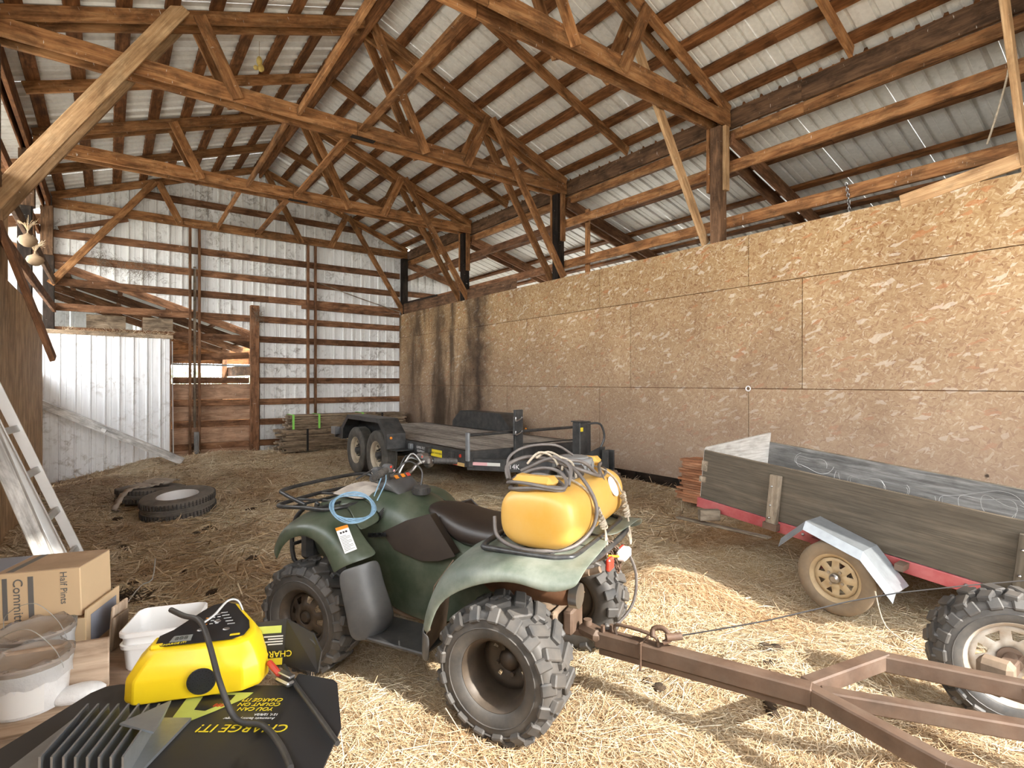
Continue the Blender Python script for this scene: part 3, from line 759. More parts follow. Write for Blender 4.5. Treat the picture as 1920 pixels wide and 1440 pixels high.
# brush seen through the far opening
mb = MB()
for i in range(900):
    p = Vector((random.uniform(-6, 12), random.uniform(27, 34), -.3)); h = random.uniform(1.2, 3.4); q = p+Vector((random.uniform(-.7, .7), random.uniform(-.5, .5), h))
    M, Lh = frame(p, q); mb.box((0, 0, 0), (Lh, .02, .02), M)
tag(obj('brush_stems', mb, W_STAKE), 'bare pale brush stems beyond the rear shed', 'brush', kind='stuff')
mb = MB()
for i in range(7000):
    c = Vector((random.uniform(-6, 12), random.uniform(26, 34), random.uniform(-.3, 2.2)**1.0)); r = random.uniform(.05, .14)
    M = Matrix.Translation(c) @ Euler((random.random()*6, random.random()*6, random.random()*6)).to_matrix().to_4x4(); mb.add([(-r, -r*.5, 0), (r, -r*.5, 0), (r, r*.5, 0), (-r, r*.5, 0)], [(0, 1, 2, 3)], M)
tag(obj('brush_leaves', mb, BRUSH), 'pale green leaves of the brush beyond the rear shed', 'leaves', kind='stuff')

# ------------------------------------------------------------------ left wall
wl = struct('wall_left', 'left wall of brown plywood on posts')
for a, b in ((-2.25, .72), (.72, 3.16), (3.16, 5.6), (5.6, 8.04), (8.04, 11.0)):
    board('plywood_sheet', (XL+.01, (a+b)/2, -.4), (XL+.01, (a+b)/2, 2.6 if a > 5 else 2.05), b-a-.004, .02, W_PLYL, wl, (0, 1, 0), .002)  # near sheets stand out of view, cut lower to let side daylight in
board('plywood_sheet', (XL+.01, 6.5, 2.6), (XL+.01, 6.5, 3.4), 1.9, .02, W_PLYL, wl, (0, 1, 0), .002)
board('plywood_sheet', (XL-.2, 12.1, -.4), (XL-.2, 12.1, 1.75), 2.2, .02, W_PLYL, wl, (0, 1, 0), .002)  # added out of view to screen side daylight off the white panel
for k in range(1, 5):
    y = YT[k]
    board('post', (XL-.09, y, -.5), (XL-.09, y, 4.0 if k == 4 else 3.2), .15, .15, W_BLACK, wl, (1, 0, 0))
    board('post', (XL-.07, y, 4.0 if k == 4 else 3.2), (XL-.07, y, 4.79), .17, .16, W_POST, wl, (1, 0, 0))
for z in (2.93, 3.43): 
    for a, b in ((5.5, 9.9), (9.9, 13.1)): board('girt', (XL+.03, a, z), (XL+.03, b, z), .14, .045, W_POST if z > 3 else W_GIRT, wl)
board('girt', (XL-.19, 5.5, 4.35), (XL-.19, 13.1, 4.35), .14, .045, W_DARK, wl)
ll2 = struct('ceiling_left_shed', 'lean-to roof beyond the left wall')
lw = rib_sheet(.914, 1.6, .2285, .030, ROOFM, .05, .032)
for k in range(17):
    ux, uy = Vector((0, 1, 0)), Vector((-1, 0, -.27)).normalized(); M = Matrix((ux, uy, ux.cross(uy))).transposed().to_4x4(); M.translation = (XL-.12, YF-.1+k*.914, 4.78); put('roof_sheet', lw, ll2, M)
for x in (-1.2, -1.8): board('purlin', (x, YF, 4.78+.27*(x-XL+.12)-.05), (x, YB, 4.78+.27*(x-XL+.12)-.05), .1, .05, W_DARK, ll2)
for k in range(6): board('rafter', (XL-.1, YT[k]+.12, 4.60), (-2.5, YT[k]+.12, 4.16), .19, .04, W_GIRT, ll2)
board('prop_board', (XL+.02, 6.80, 3.05), (-.45, 7.15, 1.80), .19, .045, W_GIRT, wl, (0, 1, .3))
for k in (4,):
    board('rafter', (XL-.1, YT[k]+.3, 4.75), (XL-.1, YT[k]+1.6, 3.5), .12, .04, W_GIRT, wl)
# gourds / onions hanging from the left wall
for i, (y, z) in enumerate(((8.0, 3.14), (8.75, 3.06))):
    t = thing('hanging_onion', ('dried onion hung by the post at far left, upper one', 'dried onion hung by the post at far left, lower one')[i], 'onion', (-.72, y, z), group='onions hung on the left wall')
    t.scale = (.78, .78, .78)
    obj('bulb', MB().lathe([(-.10, .002), (-.09, .045), (-.05, .095), (0, .115), (.045, .095), (.075, .04), (.10, .012), (.16, .008)], 16, Matrix.Rotation(-PI/2, 4, 'Y')), GOURD, t, .7)
    mb = MB()
    for j in range(26):
        a = random.random()*6.28; mb.tube([(0, 0, .12), (.05*math.cos(a), .05*math.sin(a), .22), (.12*math.cos(a), .12*math.sin(a), .20+.16*random.random())], .004, 4, 2)
    obj('dry_stalks', mb, STRAW, t)
# front wall beside the opening (behind the camera)
wf = struct('wall_front')
fw = rib_sheet(.914, 5.0, .2285, .02, WALLM)
def fsheet(x0, x1, z0, z1):
    obj('wall_sheet', MB().box(((x0+x1)/2, YF, (z0+z1)/2), (x1-x0, .03, z1-z0)), WALLM, wf)
fsheet(XL-.2, 1.6, -.3, 5.2); fsheet(5.0, 11.2, -.3, 5.0)
mb = MB(); mb.add([(1.6, YF, 4.04), (5.0, YF, 4.04), (5.0, YF, 5.4), (XC, YF, 6.5), (1.6, YF, 5.9)], [(0, 1, 2, 3, 4)]); obj('wall_sheet', mb, WALLM, wf, solid=.03)

# ------------------------------------------------------------------ wheels
def disc_with_holes(mb, x, r0, r1, r2, r3, n, w1, w2, dish=0.0, rot=0.0, x0=None, every=1):
    """annular plate facing -X with n openings between radii r1 and r2 (half angles w1, w2)"""
    rs = (r0, r1, r2, r3); ws = (w1*.8, w1, w2, w2); xs = (x+dish if x0 is None else x0, x+dish*.8, x+dish*.2, x); vs = []
    for k in range(n):
        a = 2*PI*k/n+rot
        for sg in (-1, 1):
            for r, w_, xx in zip(rs, ws, xs): vs.append((xx, r*math.cos(a+sg*w_), r*math.sin(a+sg*w_)))
    fs = []
    for k in range(n):
        a, b, c = k*8, k*8+4, ((k+1) % n)*8
        for j in ((0, 2) if k % every == 0 else (0, 1, 2)): fs.append((a+j, a+j+1, b+j+1, b+j))
        for j in (0, 1, 2): fs.append((b+j, b+j+1, c+j+1, c+j))
    mb.add(vs, fs)
def tyre_profile(R, W, rr, groove=0):
    h = W/2
    p = [(-h*.78, rr), (-h*.92, rr+(R-rr)*.12), (-h, rr+(R-rr)*.42), (-h*.97, rr+(R-rr)*.72), (-h*.86, rr+(R-rr)*.93), (-h*.74, R)]
    q = []
    if groove:
        for k in range(-groove, groove+1):
            c = k*h*1.3/(2*groove+1); g = h*.09
            q += [(c-g, R), (c-g*.8, R-.009), (c+g*.8, R-.009), (c+g, R)]
    else: q = [(-h*.3, R*1.01), (h*.3, R*1.01)]
    return p+q+[(-x, r) for x, r in p[::-1]]
def lugs(R, W, n, hgt=.02):
    mb = MB()
    for k in range(n):
        for sd in (-1, 1):
            a = 2*PI*(k+(.5 if sd > 0 else 0))/n
            Rm = Matrix.Rotation(a, 4, 'X')
            # main bar across half the tread, slanted, then a shoulder block running down the sidewall
            M = Rm @ Matrix.Translation((sd*W*.22, 0, R+hgt*.3)) @ Matrix.Rotation(sd*.45, 4, 'Z')
            mb.box((0, 0, 0), (W*.44, R*.19, hgt*1.6), M, .006)
            M = Rm @ Matrix.Translation((sd*W*.435, -R*.04, R*.945)) @ Matrix.Rotation(sd*.9, 4, 'Y')
            mb.box((0, 0, 0), (W*.27, R*.19, hgt*1.4), M, .006)
            if k % 2 == 0:
                M = Rm @ Matrix.Translation((sd*W*.05, R*.16, R+hgt*.2)); mb.box((0, 0, 0), (W*.13, R*.1, hgt*1.6), M, .004)
    return mb
_wc = {}
def wheel(parent, kind, M, side=-1, tyre=None, rim=None):
    """axle along local X; outer face towards -X (side -1). Returns the wheel part with its tyre and hub below it"""
    if kind in _wc:
        src = _wc[kind]; c = src.copy(); COL.objects.link(c); c.parent = parent; c.matrix_local = M
        for ch in src.children:
            d = ch.copy(); COL.objects.link(d); d.parent = c
        return c
    if kind == 'rear':   R, W, rr = .282, .255, .155
    elif kind == 'front': R, W, rr = .275, .20, .155
    elif kind == 'cart': R, W, rr = .290, .20, .185
    elif kind == 'trailer': R, W, rr = .385, .22, .215
    elif kind == 'wagon': R, W, rr = .245, .16, .158
    h = W/2
    b = MB()
    # rim barrel with flanges
    b.lathe([(-h*.72, rr+.012), (-h*.80, rr+.016), (-h*.82, rr+.004), (-h*.70, rr-.010), (-h*.45, rr-.022), (h*.45, rr-.022), (h*.7, rr-.01), (h*.8, rr+.012)], 36)
    if kind == 'rear':
        disc_with_holes(b, h*.38, .045, .075, .096, rr-.022, 20, .09, .10, .012, .6, every=5)
    elif kind == 'front': disc_with_holes(b, -h*.32, .04, .078, .112, rr-.022, 8, .16, .2, -.02, .2)
    elif kind == 'cart': disc_with_holes(b, -h*.35, .05, .085, .135, rr-.022, 8, .12, .24, .035, .2)
    elif kind == 'trailer': disc_with_holes(b, -h*.30, .06, .135, .175, rr-.022, 8, .16, .13, .045, .1)
    else: disc_with_holes(b, -h*.55, .03, .075, .112, rr-.022, 8, .06, .19, -.004, .3)
    wo_ = obj('wheel', b, rim, parent, .7, M, solid=.004)
    if kind in ('rear', 'front', 'cart'):
        t = MB().lathe(tyre_profile(R, W, rr), 48, closed=True); obj('tyre', t, tyre, wo_, .9)
        obj('tread_lugs', lugs(R, W, 17 if kind != 'cart' else 19), RUBBERD, wo_, kind='stuff')
        t = MB()
        for q in (.45, .75): t.lathe([(-h*.985, rr+(R-rr)*q-.004), (-h*1.0-.003, rr+(R-rr)*q), (-h*.985, rr+(R-rr)*q+.004)], 40)
        obj('sidewall_ridge', t, RUBBERD, wo_, .9)
    else:
        obj('tyre', MB().lathe(tyre_profile(R, W, rr, 3), 48, closed=True), tyre, wo_, .9)
    hb = MB()
    if kind == 'rear':
        hb.lathe([(h*.5, .05), (h*.35, .048), (h*.2, .03), (h*.15, .0)], 16)
        for k in range(4): hb.lathe([(h*.4, .011), (h*.25, .011), (h*.25, 0)], 6, Matrix.Rotation(2*PI*k/4+1.2, 4, 'X') @ Matrix.Translation((0, 0, .06)))
    elif kind == 'front': hb.lathe([(-h*.3, .05), (-h*.42, .046), (-h*.42, .03), (-h*.62, .024), (-h*.62, 0)], 16)
    elif kind == 'cart': hb.lathe([(h*.4, .05), (-h*.1, .05), (-h*.1, .03), (-h*.8, .025), (-h*.8, 0)], 16)
    elif kind == 'trailer':
        hb.lathe([(0, .07), (-h*.25, .065), (-h*.55, .055), (-h*.8, .045), (-h*.85, 0)], 16)
        for k in range(8): hb.lathe([(0, .011), (-.05, .011), (-.05, 0)], 6, Matrix.Rotation(2*PI*k/8, 4, 'X') @ Matrix.Translation((0, 0, .095)))
    else:
        hb.lathe([(-h*.5, .034), (-h*.95, .032), (-h*1.0, .026), (-h*1.12, .018), (-h*1.12, 0)], 16)
        for k in range(4): hb.lathe([(-h*.5, .010), (-h*.72, .010), (-h*.72, 0)], 6, Matrix.Rotation(2*PI*k/4+.5, 4, 'X') @ Matrix.Translation((0, 0, .052)))
    obj('hub', hb, {'rear': RIMD, 'front': RIMD, 'cart': RUST, 'trailer': BLKPAINT, 'wagon': STEEL}[kind], wo_, .8)
    _wc[kind] = wo_
    return wo_
def TR_(x, y, z, flip=False, lean=0): 
    M = Matrix.Translation((x, y, z))
    return M @ (Matrix.Rotation(PI, 4, 'Z') if flip else Matrix.Identity(4))

# ------------------------------------------------------------------ quad bike (origin: rear axle on the ground, +Y forward)
AL = (1.839, 2.174, 0); AR = math.radians(26)
atv = thing('quad_bike', 'muddy dark green quad bike with a yellow sprayer tank behind its seat', 'quad bike', AL, AR)
wheel(atv, 'rear', TR_(-.452, 0, .29), tyre=RUBBERD, rim=RIMD); wheel(atv, 'rear', TR_(.452, 0, .29, True))
Mf = Matrix.Translation((-.46, 1.195, .29)) @ Matrix.Rotation(.05, 4, 'Z')
wheel(atv, 'front', Mf, tyre=RUBBERD, rim=RIMD); wheel(atv, 'front', Matrix.Translation((.46, 1.195, .29)) @ Matrix.Rotation(PI+.05, 4, 'Z'))
def mir(secs, s): return [[(-s*p[0] if s > 0 else p[0], p[1], p[2]) for p in q] for q in secs]
FF = [[(-.57, 1.365, .615), (-.548, 1.405, .64), (-.44, 1.45, .68), (-.28, 1.47, .715)],
      [(-.58, 1.325, .69), (-.543, 1.375, .735), (-.43, 1.395, .785), (-.27, 1.39, .82)],
      [(-.58, 1.24, .768), (-.543, 1.26, .808), (-.43, 1.245, .838), (-.25, 1.23, .855)],
      [(-.58, 1.11, .80), (-.545, 1.10, .842), (-.45, 1.07, .862), (-.33, 1.05, .868)],
      [(-.58, .995, .757), (-.555, .965, .806), (-.49, .94, .818), (-.40, .93, .80)],
      [(-.58, .92, .665), (-.557, .875, .70), (-.49, .845, .715), (-.415, .83, .71)],
      [(-.58, .895, .61), (-.557, .84, .64), (-.48, .79, .655), (-.39, .775, .66)]]
def add_lip(secs, cy, cz, d=.034):
    for q in secs:
        o = Vector(q[0]); v = Vector((0, cy-o.y, cz-o.z)).normalized()*d; p = o+v; q.insert(0, (p.x+.004, p.y, p.z))
    return secs
FLARE = [[(-.30, 1.12, .866), (-.26, 1.12, .872), (-.20, 1.12, .885)], [(-.345, 1.04, .862), (-.29, 1.03, .866), (-.21, 1.02, .885)], [(-.405, .93, .80), (-.32, .925, .805), (-.235, .91, .83)], [(-.41, .90, .765), (-.33, .90, .775), (-.25, .89, .79)]]
MG = [[(-.582, .895, .605), (-.559, .84, .632), (-.48, .788, .645), (-.395, .772, .65)], [(-.58, .857, .483), (-.56, .80, .50), (-.48, .755, .515), (-.40, .75, .53)],
      [(-.575, .83, .36), (-.555, .755, .36), (-.47, .685, .355), (-.38, .67, .36)], [(-.57, .812, .275), (-.55, .76, .262), (-.47, .71, .275), (-.38, .71, .29)]]
RF = [[(-.555, .37, .262), (-.53, .405, .27), (-.42, .44, .28), (-.30, .45, .30)],
      [(-.57, .356, .405), (-.54, .395, .415), (-.42, .43, .43), (-.28, .44, .45)],
      [(-.575, .306, .585), (-.53, .34, .62), (-.42, .36, .66), (-.26, .37, .68)],
      [(-.575, .135, .685), (-.53, .20, .742), (-.42, .22, .77), (0, .23, .795)],
      [(-.575, -.01, .735), (-.53, .02, .782), (-.42, .02, .79), (0, .02, .80)],
      [(-.575, -.15, .752), (-.53, -.15, .785), (-.42, -.15, .795), (0, -.15, .80)],
      [(-.57, -.28, .715), (-.53, -.30, .775), (-.42, -.31, .795), (0, -.31, .80)],
      [(-.54, -.39, .752), (-.50, -.40, .785), (-.42, -.40, .80), (0, -.38, .80)]]
add_lip(FF, 1.195, .295); add_lip(RF, 0, .29, .028)
for s in (-1, 1):
    obj('front_fender', MB().loft(mir(FF, s)), GREEN, atv, 1.2, sub=2, solid=.008)
    obj('fender_flare', MB().loft(mir(FLARE, s)), GREEN, atv, 1.2, sub=1, solid=.006)
    obj('mud_guard', MB().loft(mir(MG, s)), GREYP, atv, 1.2, sub=2, solid=.008)
    obj('rear_fender', MB().loft(mir(RF[1:], s)), GREENF, atv, 1.2, sub=2, solid=.008)
    obj('rear_mud_guard', MB().loft(mir([RF[0], [tuple((a+b)/2 for a, b in zip(p, q)) for p, q in zip(RF[0], RF[1])], RF[1]], s)), GREYP, atv, 1.2, sub=2, solid=.008)
    # inner splash plate behind the rear footwell
    pts = [(s*.29, .43, .30), (s*.29, .38, .66), (s*.50, .35, .60), (s*.54, .385, .28)]
    obj('splash_plate', MB().add(pts, [(0, 1, 2, 3)]), MUD, atv, solid=.006)
    obj('foot_well', MB().box((s*.40, .60, .275), (.26, .42, .02), None, .006), BLACKP, atv)
B = [(1.50, [(0, .78), (.15, .775), (.25, .74), (.27, .66), (.2, .52)]), (1.40, [(0, .825), (.16, .82), (.26, .79), (.28, .70), (.2, .5)]), (1.22, [(0, .87), (.16, .865), (.255, .835), (.27, .74), (.2, .45)]),
     (1.05, [(0, .90), (.15, .89), (.24, .85), (.265, .73), (.21, .42)]), (.93, [(0, .90), (.13, .89), (.225, .84), (.255, .70), (.21, .34)]), (.80, [(0, .88), (.12, .87), (.205, .81), (.25, .66), (.22, .30)]),
     (.66, [(0, .82), (.11, .81), (.19, .74), (.25, .60), (.23, .28)]), (.50, [(0, .70), (.11, .70), (.18, .66), (.245, .56), (.23, .28)]), (.30, [(0, .68), (.11, .68), (.17, .64), (.23, .56), (.2, .36)]), (.12, [(0, .68), (.1, .68), (.16, .64), (.2, .56), (.18, .42)])]
secs = [[(-x, y, z) for x, z in q[::-1]]+[(x, y, z) for x, z in q[1:]] for y, q in [(y, [(x, z+.03 if z > .5 else z) for x, z in q]) for y, q in B]]
obj('body_cover', MB().loft(secs, caps=True), GREEN, atv, 1.0, sub=2)
S = [(.715, .07, .868, .825), (.63, .125, .875, .79), (.53, .165, .865, .735), (.43, .19, .838, .675), (.30, .205, .825, .68), (.15, .21, .83, .705), (-.02, .205, .84, .73), (-.12, .19, .83, .74)]
secs = [[(-hw*1.02, y, zb), (-hw*1.04, y, zb+(zt-zb)*.55), (-hw*.86, y, zt-.012), (-hw*.4, y, zt), (hw*.4, y, zt), (hw*.86, y, zt-.012), (hw*1.04, y, zb+(zt-zb)*.55), (hw*1.02, y, zb)] for y, hw, zt, zb in S]
obj('seat', MB().loft(secs, cu=True, caps=True), VINYL, atv, 1.0, sub=2)
for s in (-1, 1):
    pn = [(.875, .725), (.73, .80), (.585, .85), (.49, .76), (.395, .672), (.49, .635), (.60, .618), (.78, .652)]
    def bx_(y, z): # outer x of the body side at height z
        return .208+(.84-z)*.26 if z > .68 else .252
    vs = [(s*(bx_(y, z)+.012), y, z) for y, z in pn]+[(s*(bx_(y, z)-.05), y, z) for y, z in pn]; n = len(pn)
    obj('side_panel', MB().add(vs, [tuple(range(n))]+[(i, (i+1) % n, n+(i+1) % n, n+i) for i in range(n)]), BROWNP, atv, .5, bev=.006)
# front nose, headlamps, bumper
obj('nose_panel', MB().box((0, 1.50, .60), (.5, .1, .26), None, .03), BLACKP, atv, .6)
mb = MB()
for s in (-1, 1): mb.tube([(s*.2, 1.46, .36), (s*.22, 1.62, .46), (s*.20, 1.64, .68), (s*.16, 1.58, .78)], .014, 8, 4)
mb.tube([(-.22, 1.63, .55), (.22, 1.63, .55)], .012, 8); obj('front_bumper', mb, TUBEB, atv, .9)
for s in (-1, 1): obj('headlamp', MB().sphere((s*.16, 1.55, .66), .055, 12, 8, (1, .5, .7)), GLASS, atv, 1)
# racks
def rack(name, pts, cross, r=.012):
    mb = MB()
    for p in pts: mb.tube(p[0], r, 8, p[1], closed=p[2])
    for a, b in cross: mb.tube([a, b], r*.75, 6)
    return obj(name, mb, TUBEB, atv, .9)
rack('front_rack', [([(-.40, 1.10, .865), (-.42, 1.30, .855), (-.40, 1.53, .835), (-.30, 1.60, .83), (0, 1.62, .835), (.30, 1.60, .83), (.40, 1.53, .835), (.42, 1.30, .855), (.40, 1.10, .865), (0, 1.07, .87)], 4, True),
     ([(-.38, 1.34, .86), (-.37, 1.52, .90), (-.32, 1.585, .915), (0, 1.60, .92), (.32, 1.585, .915), (.37, 1.52, .90), (.38, 1.34, .86)], 4, False)],
     [((-.2, 1.09, .865), (-.2, 1.6, .83)), ((.2, 1.09, .865), (.2, 1.6, .83)), ((0, 1.08, .868), (0, 1.61, .832)), ((-.41, 1.40, .85), (.41, 1.40, .85)), ((-.41, 1.22, .857), (.41, 1.22, .857))])
for s in (-1, 1): board('rack_mount', (s*.25, 1.45, .62), (s*.27, 1.36, .85), .03, .02, TUBEB, atv, (0, 1, 0))
rack('rear_rack', [([(-.40, .13, .805), (-.43, .06, .80), (-.43, -.17, .80), (-.40, -.27, .80), (-.30, -.31, .80), (.30, -.31, .80), (.40, -.27, .80), (.43, -.17, .80), (.43, .06, .80), (.40, .13, .805), (0, .15, .81)], 4, True)],
     [((x, .14, .802), (x, -.31, .795)) for x in (-.2, 0, .2)]+[((-.43, -.06, .795), (.43, -.06, .795)), ((-.43, -.2, .795), (.43, -.2, .795))], .0135)
obj('rear_grab_bar', MB().tube([(-.36, -.28, .775), (-.28, -.36, .765), (.28, -.36, .765), (.36, -.28, .775)], .015, 8, 5), TUBEB, atv, .9)
# steering
mb = MB().tube([(-.39, .83, 1.052), (-.25, .85, 1.078), (-.17, .90, 1.06), (-.09, .965, 1.0), (.09, .965, 1.0), (.17, .95, 1.05), (.25, .92, 1.06), (.42, .825, 1.04)], .011, 8, 5)
obj('handlebar', mb, STEEL, atv, .9)
for a, b in (((-.255, .85, 1.078), (-.39, .83, 1.052)), ((.27, .91, 1.058), (.42, .825, 1.04))):
    g = MB().tube([a, b], .019, 10); d = (Vector(b)-Vector(a))
    for k in range(6): 
        c = Vector(a)+d*(.1+.14*k); g.tube([c, c+d.normalized()*.008], .0215, 10)
    obj('grip', g, RUBBERD, atv, .8)
for s, c in ((-1, (-.225, .865, 1.08)), (1, (.235, .925, 1.062))):
    b = MB().box(c, (.05, .06, .055), Matrix.Identity(4), .012); b.box((c[0]-s*-.05, c[1]+.03, c[2]-.005), (.055, .045, .04), None, .01); obj('switch_housing', b, GREYP if s < 0 else STEEL, atv, .6)
    obj('brake_lever', MB().tube([(c[0], c[1]+.04, c[2]), (c[0]+s*.06, c[1]+.07, c[2]-.01), (c[0]+s*.19, c[1]+.05, c[2]-.03)], .006, 6, 4), STEEL if s > 0 else BLACKP, atv, .9)
b = MB().box((.235, .965, 1.09), (.075, .05, .035), None, .008); obj('fluid_reservoir', b, STEEL, atv, .6)
obj('throttle_cover', MB().box((.275, .945, 1.045), (.06, .05, .06), None, .012), STEEL, atv, .6)
for c, m in (((-.235, .832, 1.095), REDL), ((-.205, .835, 1.07), PINKT), ((.205, .945, 1.09), REDL)): obj('button', MB().box(c, (.014, .008, .014), None, .003), m, atv)
P_ = [(.12, .87, .91, .10), (.09, .91, .975, .125), (.03, .97, 1.01, .125), (-.04, 1.03, 1.01, .11), (-.09, 1.07, .975, .08)]
secs = [[(-w_, y, .905), (-w_, y, zt-.03), (-w_*.7, y, zt), (w_*.7, y, zt), (w_, y, zt-.03), (w_, y, .905)] for _, y, zt, w_ in P_]
obj('instrument_pod', MB().loft(secs, cu=True, caps=True), GREYP, atv, .9, sub=2)
for x, m in ((-.06, ORANGEL), (.0, ORANGEL), (.05, REDL)): obj('warning_sticker', MB().box((x, .935, 1.003), (.028, .025, .004), Matrix.Translation((x, .935, 1.003)) @ Matrix.Rotation(.75, 4, 'X') @ Matrix.Translation((-x, -.935, -1.003))), m, atv)
b = MB().lathe([(-.02, .052), (.02, .05), (.028, .042), (.03, .0)], 18, Matrix.Translation((.0, .80, .925)) @ Matrix.Rotation(-PI/2, 4, 'Y'))
for k in range(10): b.box((0, .05, 0), (.03, .012, .012), Matrix.Translation((.0, .80, .925)) @ Matrix.Rotation(-PI/2, 4, 'Y') @ Matrix.Rotation(2*PI*k/10, 4, 'X'), .003)
obj('fuel_cap', b, BLACKP, atv, .6)
obj('breather_hose', MB().tube([(.0, .80, .955), (.03, .82, 1.04), (.0, .90, 1.09), (-.06, .96, 1.02)], .005, 6, 5), BLACKP, atv, .9)
for k in range(7):
    s = -1 if k < 4 else 1
    p = [(s*(.2-.01*k), .9, 1.06), (s*.16, 1.0+.02*(k % 3), 1.02+.015*k), (s*.08, 1.05, .95), (s*.05, 1.02, .86)]
    obj('control_cable', MB().tube(p, .0045, 6, 5), TUBEB if k % 2 else WIREG, atv, .9)
# fallen rag on the front rack, engine, frame
mb = MB(); cols_ = [[(x, y, .885+.03*math.sin(5*x+9*y)+.02*math.cos(13*y)) for x in np.linspace(-.16, .16, 6)] for y in np.linspace(1.06, 1.26, 5)]
b = MB().box((0, .62, .40), (.28, .46, .26), None, .03); b.box((0, .72, .55), (.2, .2, .2), None, .03)
b.lathe([(-.2, .11), (-.2, .13), (-.16, .13), (.16, .13), (.2, .11)], 18, Matrix.Translation((0, .55, .36)))
obj('engine', b, MUD, atv, .6)
b = MB()
for s in (-1, 1):
    b.tube([(s*.12, 1.45, .45), (s*.15, 1.0, .27), (s*.15, .35, .27), (s*.12, .05, .5), (s*.14, -.35, .68)], .016, 8, 3)
    b.tube([(s*.14, .45, .62), (s*.15, -.30, .66)], .016, 8)
    b.tube([(s*.12, 1.30, .33), (s*.38, 1.215, .29)], .016, 8); b.tube([(s*.12, 1.12, .33), (s*.38, 1.215, .29)], .016, 8); b.tube([(s*.14, 1.22, .62), (s*.33, 1.215, .33)], .022, 8)
b.box((0, .7, .24), (.26, .8, .015)); obj('chassis', b, MUD, atv, .8)
b = MB().lathe([(-.40, .035), (.40, .035)], 12, Matrix.Translation((0, 0, .297))); b.sphere((0.06, 0, .31), .095, 12, 8, (.9, 1, 1)); b.lathe([(-.09, .085), (-.11, .10), (-.14, .1), (-.15, .085)], 16, Matrix.Translation((-.02, 0, .297)))
b.box((0, -.09, .33), (.22, .03, .16), None, .01); b.tube([(-.1, .02, .31), (-.12, .42, .33)], .025, 8); b.tube([(.1, .02, .31), (.12, .42, .33)], .025, 8); obj('rear_axle', b, MUD, atv, .8)
for s in (-1, 1):
    c = MB().tube([(s*.17, .02, .34), (s*.16, .06, .63)], .02, 8); pts = []
    for k in range(61):
        a = k*2*PI*6/60; pts.append(Vector((s*.17, .02, .40)).lerp(Vector((s*.16, .05, .60)), k/60)+Vector((.042*math.cos(a), .042*math.sin(a), 0)))
    c.tube(pts, .006, 5); obj('shock_absorber', c, TUBEB, atv, .9)
b = MB().lathe([(-.24, .02), (-.22, .05), (-.18, .058), (.20, .058), (.25, .03)], 18, Matrix.Translation((-.21, -.01, .565)) @ Matrix.Rotation(PI/2, 4, 'Z'))
obj('muffler', b, RUSTP, atv, .6)
obj('muffler_end', MB().lathe([(-.012, .0), (-.012, .045), (-.01, .058), (.03, .06), (.03, .045)], 18, Matrix.Translation((-.21, -.265, .565)) @ Matrix.Rotation(PI/2, 4, 'Z')), STEEL, atv, .6)
b = MB().box((.0, -.12, .30), (.06, .3, .03), None, .006); b.box((0, -.16, .36), (.16, .05, .12), None, .01); b.tube([(.0, -.24, .29), (.0, -.24, .345)], .022, 10); obj('drawbar', b, RUST, atv, .7)
for x in (-.10, .10): obj('tail_lamp', MB().box((x, -.385, .70), (.07, .025, .06), None, .008), REDL, atv)
# warning decal on the left front fender and marks on the body side
def surf_quad(p00, p10, p01, p11, off, m, name, label=None, n=4):
    N = (Vector(p10)-Vector(p00)).cross(Vector(p01)-Vector(p00)).normalized()*off
    mb = MB().add([Vector(p)+N for p in (p00, p10, p11, p01)], [(0, 1, 2, 3)]); return obj(name, mb, m, atv, label=label)
A0, A1, B0, B1 = Vector((-.535, .945, .805)), Vector((-.48, .915, .815)), Vector((-.552, .862, .69)), Vector((-.50, .83, .705))
def dq(u, v, o=.004):
    p = A0.lerp(A1, u).lerp(B0.lerp(B1, u), v); return p+Vector((-.72, -.45, .52)).normalized()*o*3.2
def decal(u0, u1, v0, v1, m, name, o=.004): return obj(name, MB().add([dq(u0, v0, o), dq(u1, v0, o), dq(u1, v1, o), dq(u0, v1, o)], [(0, 1, 2, 3)]), m, atv, solid=.0008)
decal(0, 1, 0, 1, PAPER, 'warning_label', .005)['label'] = 'white warning label with an orange heading'
decal(0, 1, 0, .12, ORANGEL, 'label_heading', .0056)
for k in range(3): decal(.2+.22*k, .36+.22*k, .2, .27, BLKSTICK, 'label_pictogram', .0056)
for k in range(11): decal(.08, .9 if k % 3 else .6, .36+.055*k, .375+.055*k, LCDS, 'label_line', .0056)
xb = -.262
Mt = basis((0, -1, .16), (.25, -.05, .97), Vector((-.268, .905, .712)))
text(atv, 'HONDA', Mt, .034, BLKSTICK, ex=.008, shear=.1)
mb = MB()
for k in range(5):
    y0 = .965; z0 = .775+.012*k
    mb.add([(-.246+.0022*k*1.2, y0-.045, z0), (-.246+.0022*k*1.2, y0-.05, z0+.006), (-.236+.0022*k*1.2, y0-.005+.012*k*0-.04*0-.07, z0+.035)], [(0, 1, 2)])
obj('wing_emblem', mb, BLKSTICK, atv, solid=.006)

# rag bundle on the front rack
mb = MB(); secs = [[(x, y, .905+.02*math.sin(9*x+11*y)+.075*math.exp(-((x+.1)/.1)**2-((y-1.12)/.07)**2)+.015*math.cos(19*y-7*x)) for x in np.linspace(-.24, .1, 10)] for y in np.linspace(1.04, 1.28, 9)]
rag = obj('feed_sack', mb.loft(secs), RAG, None, 1.2, atv.matrix_basis.copy(), sub=1, solid=.006)
tag(rag, 'crumpled dusty sack lying on the front rack of the quad bike', 'sack')

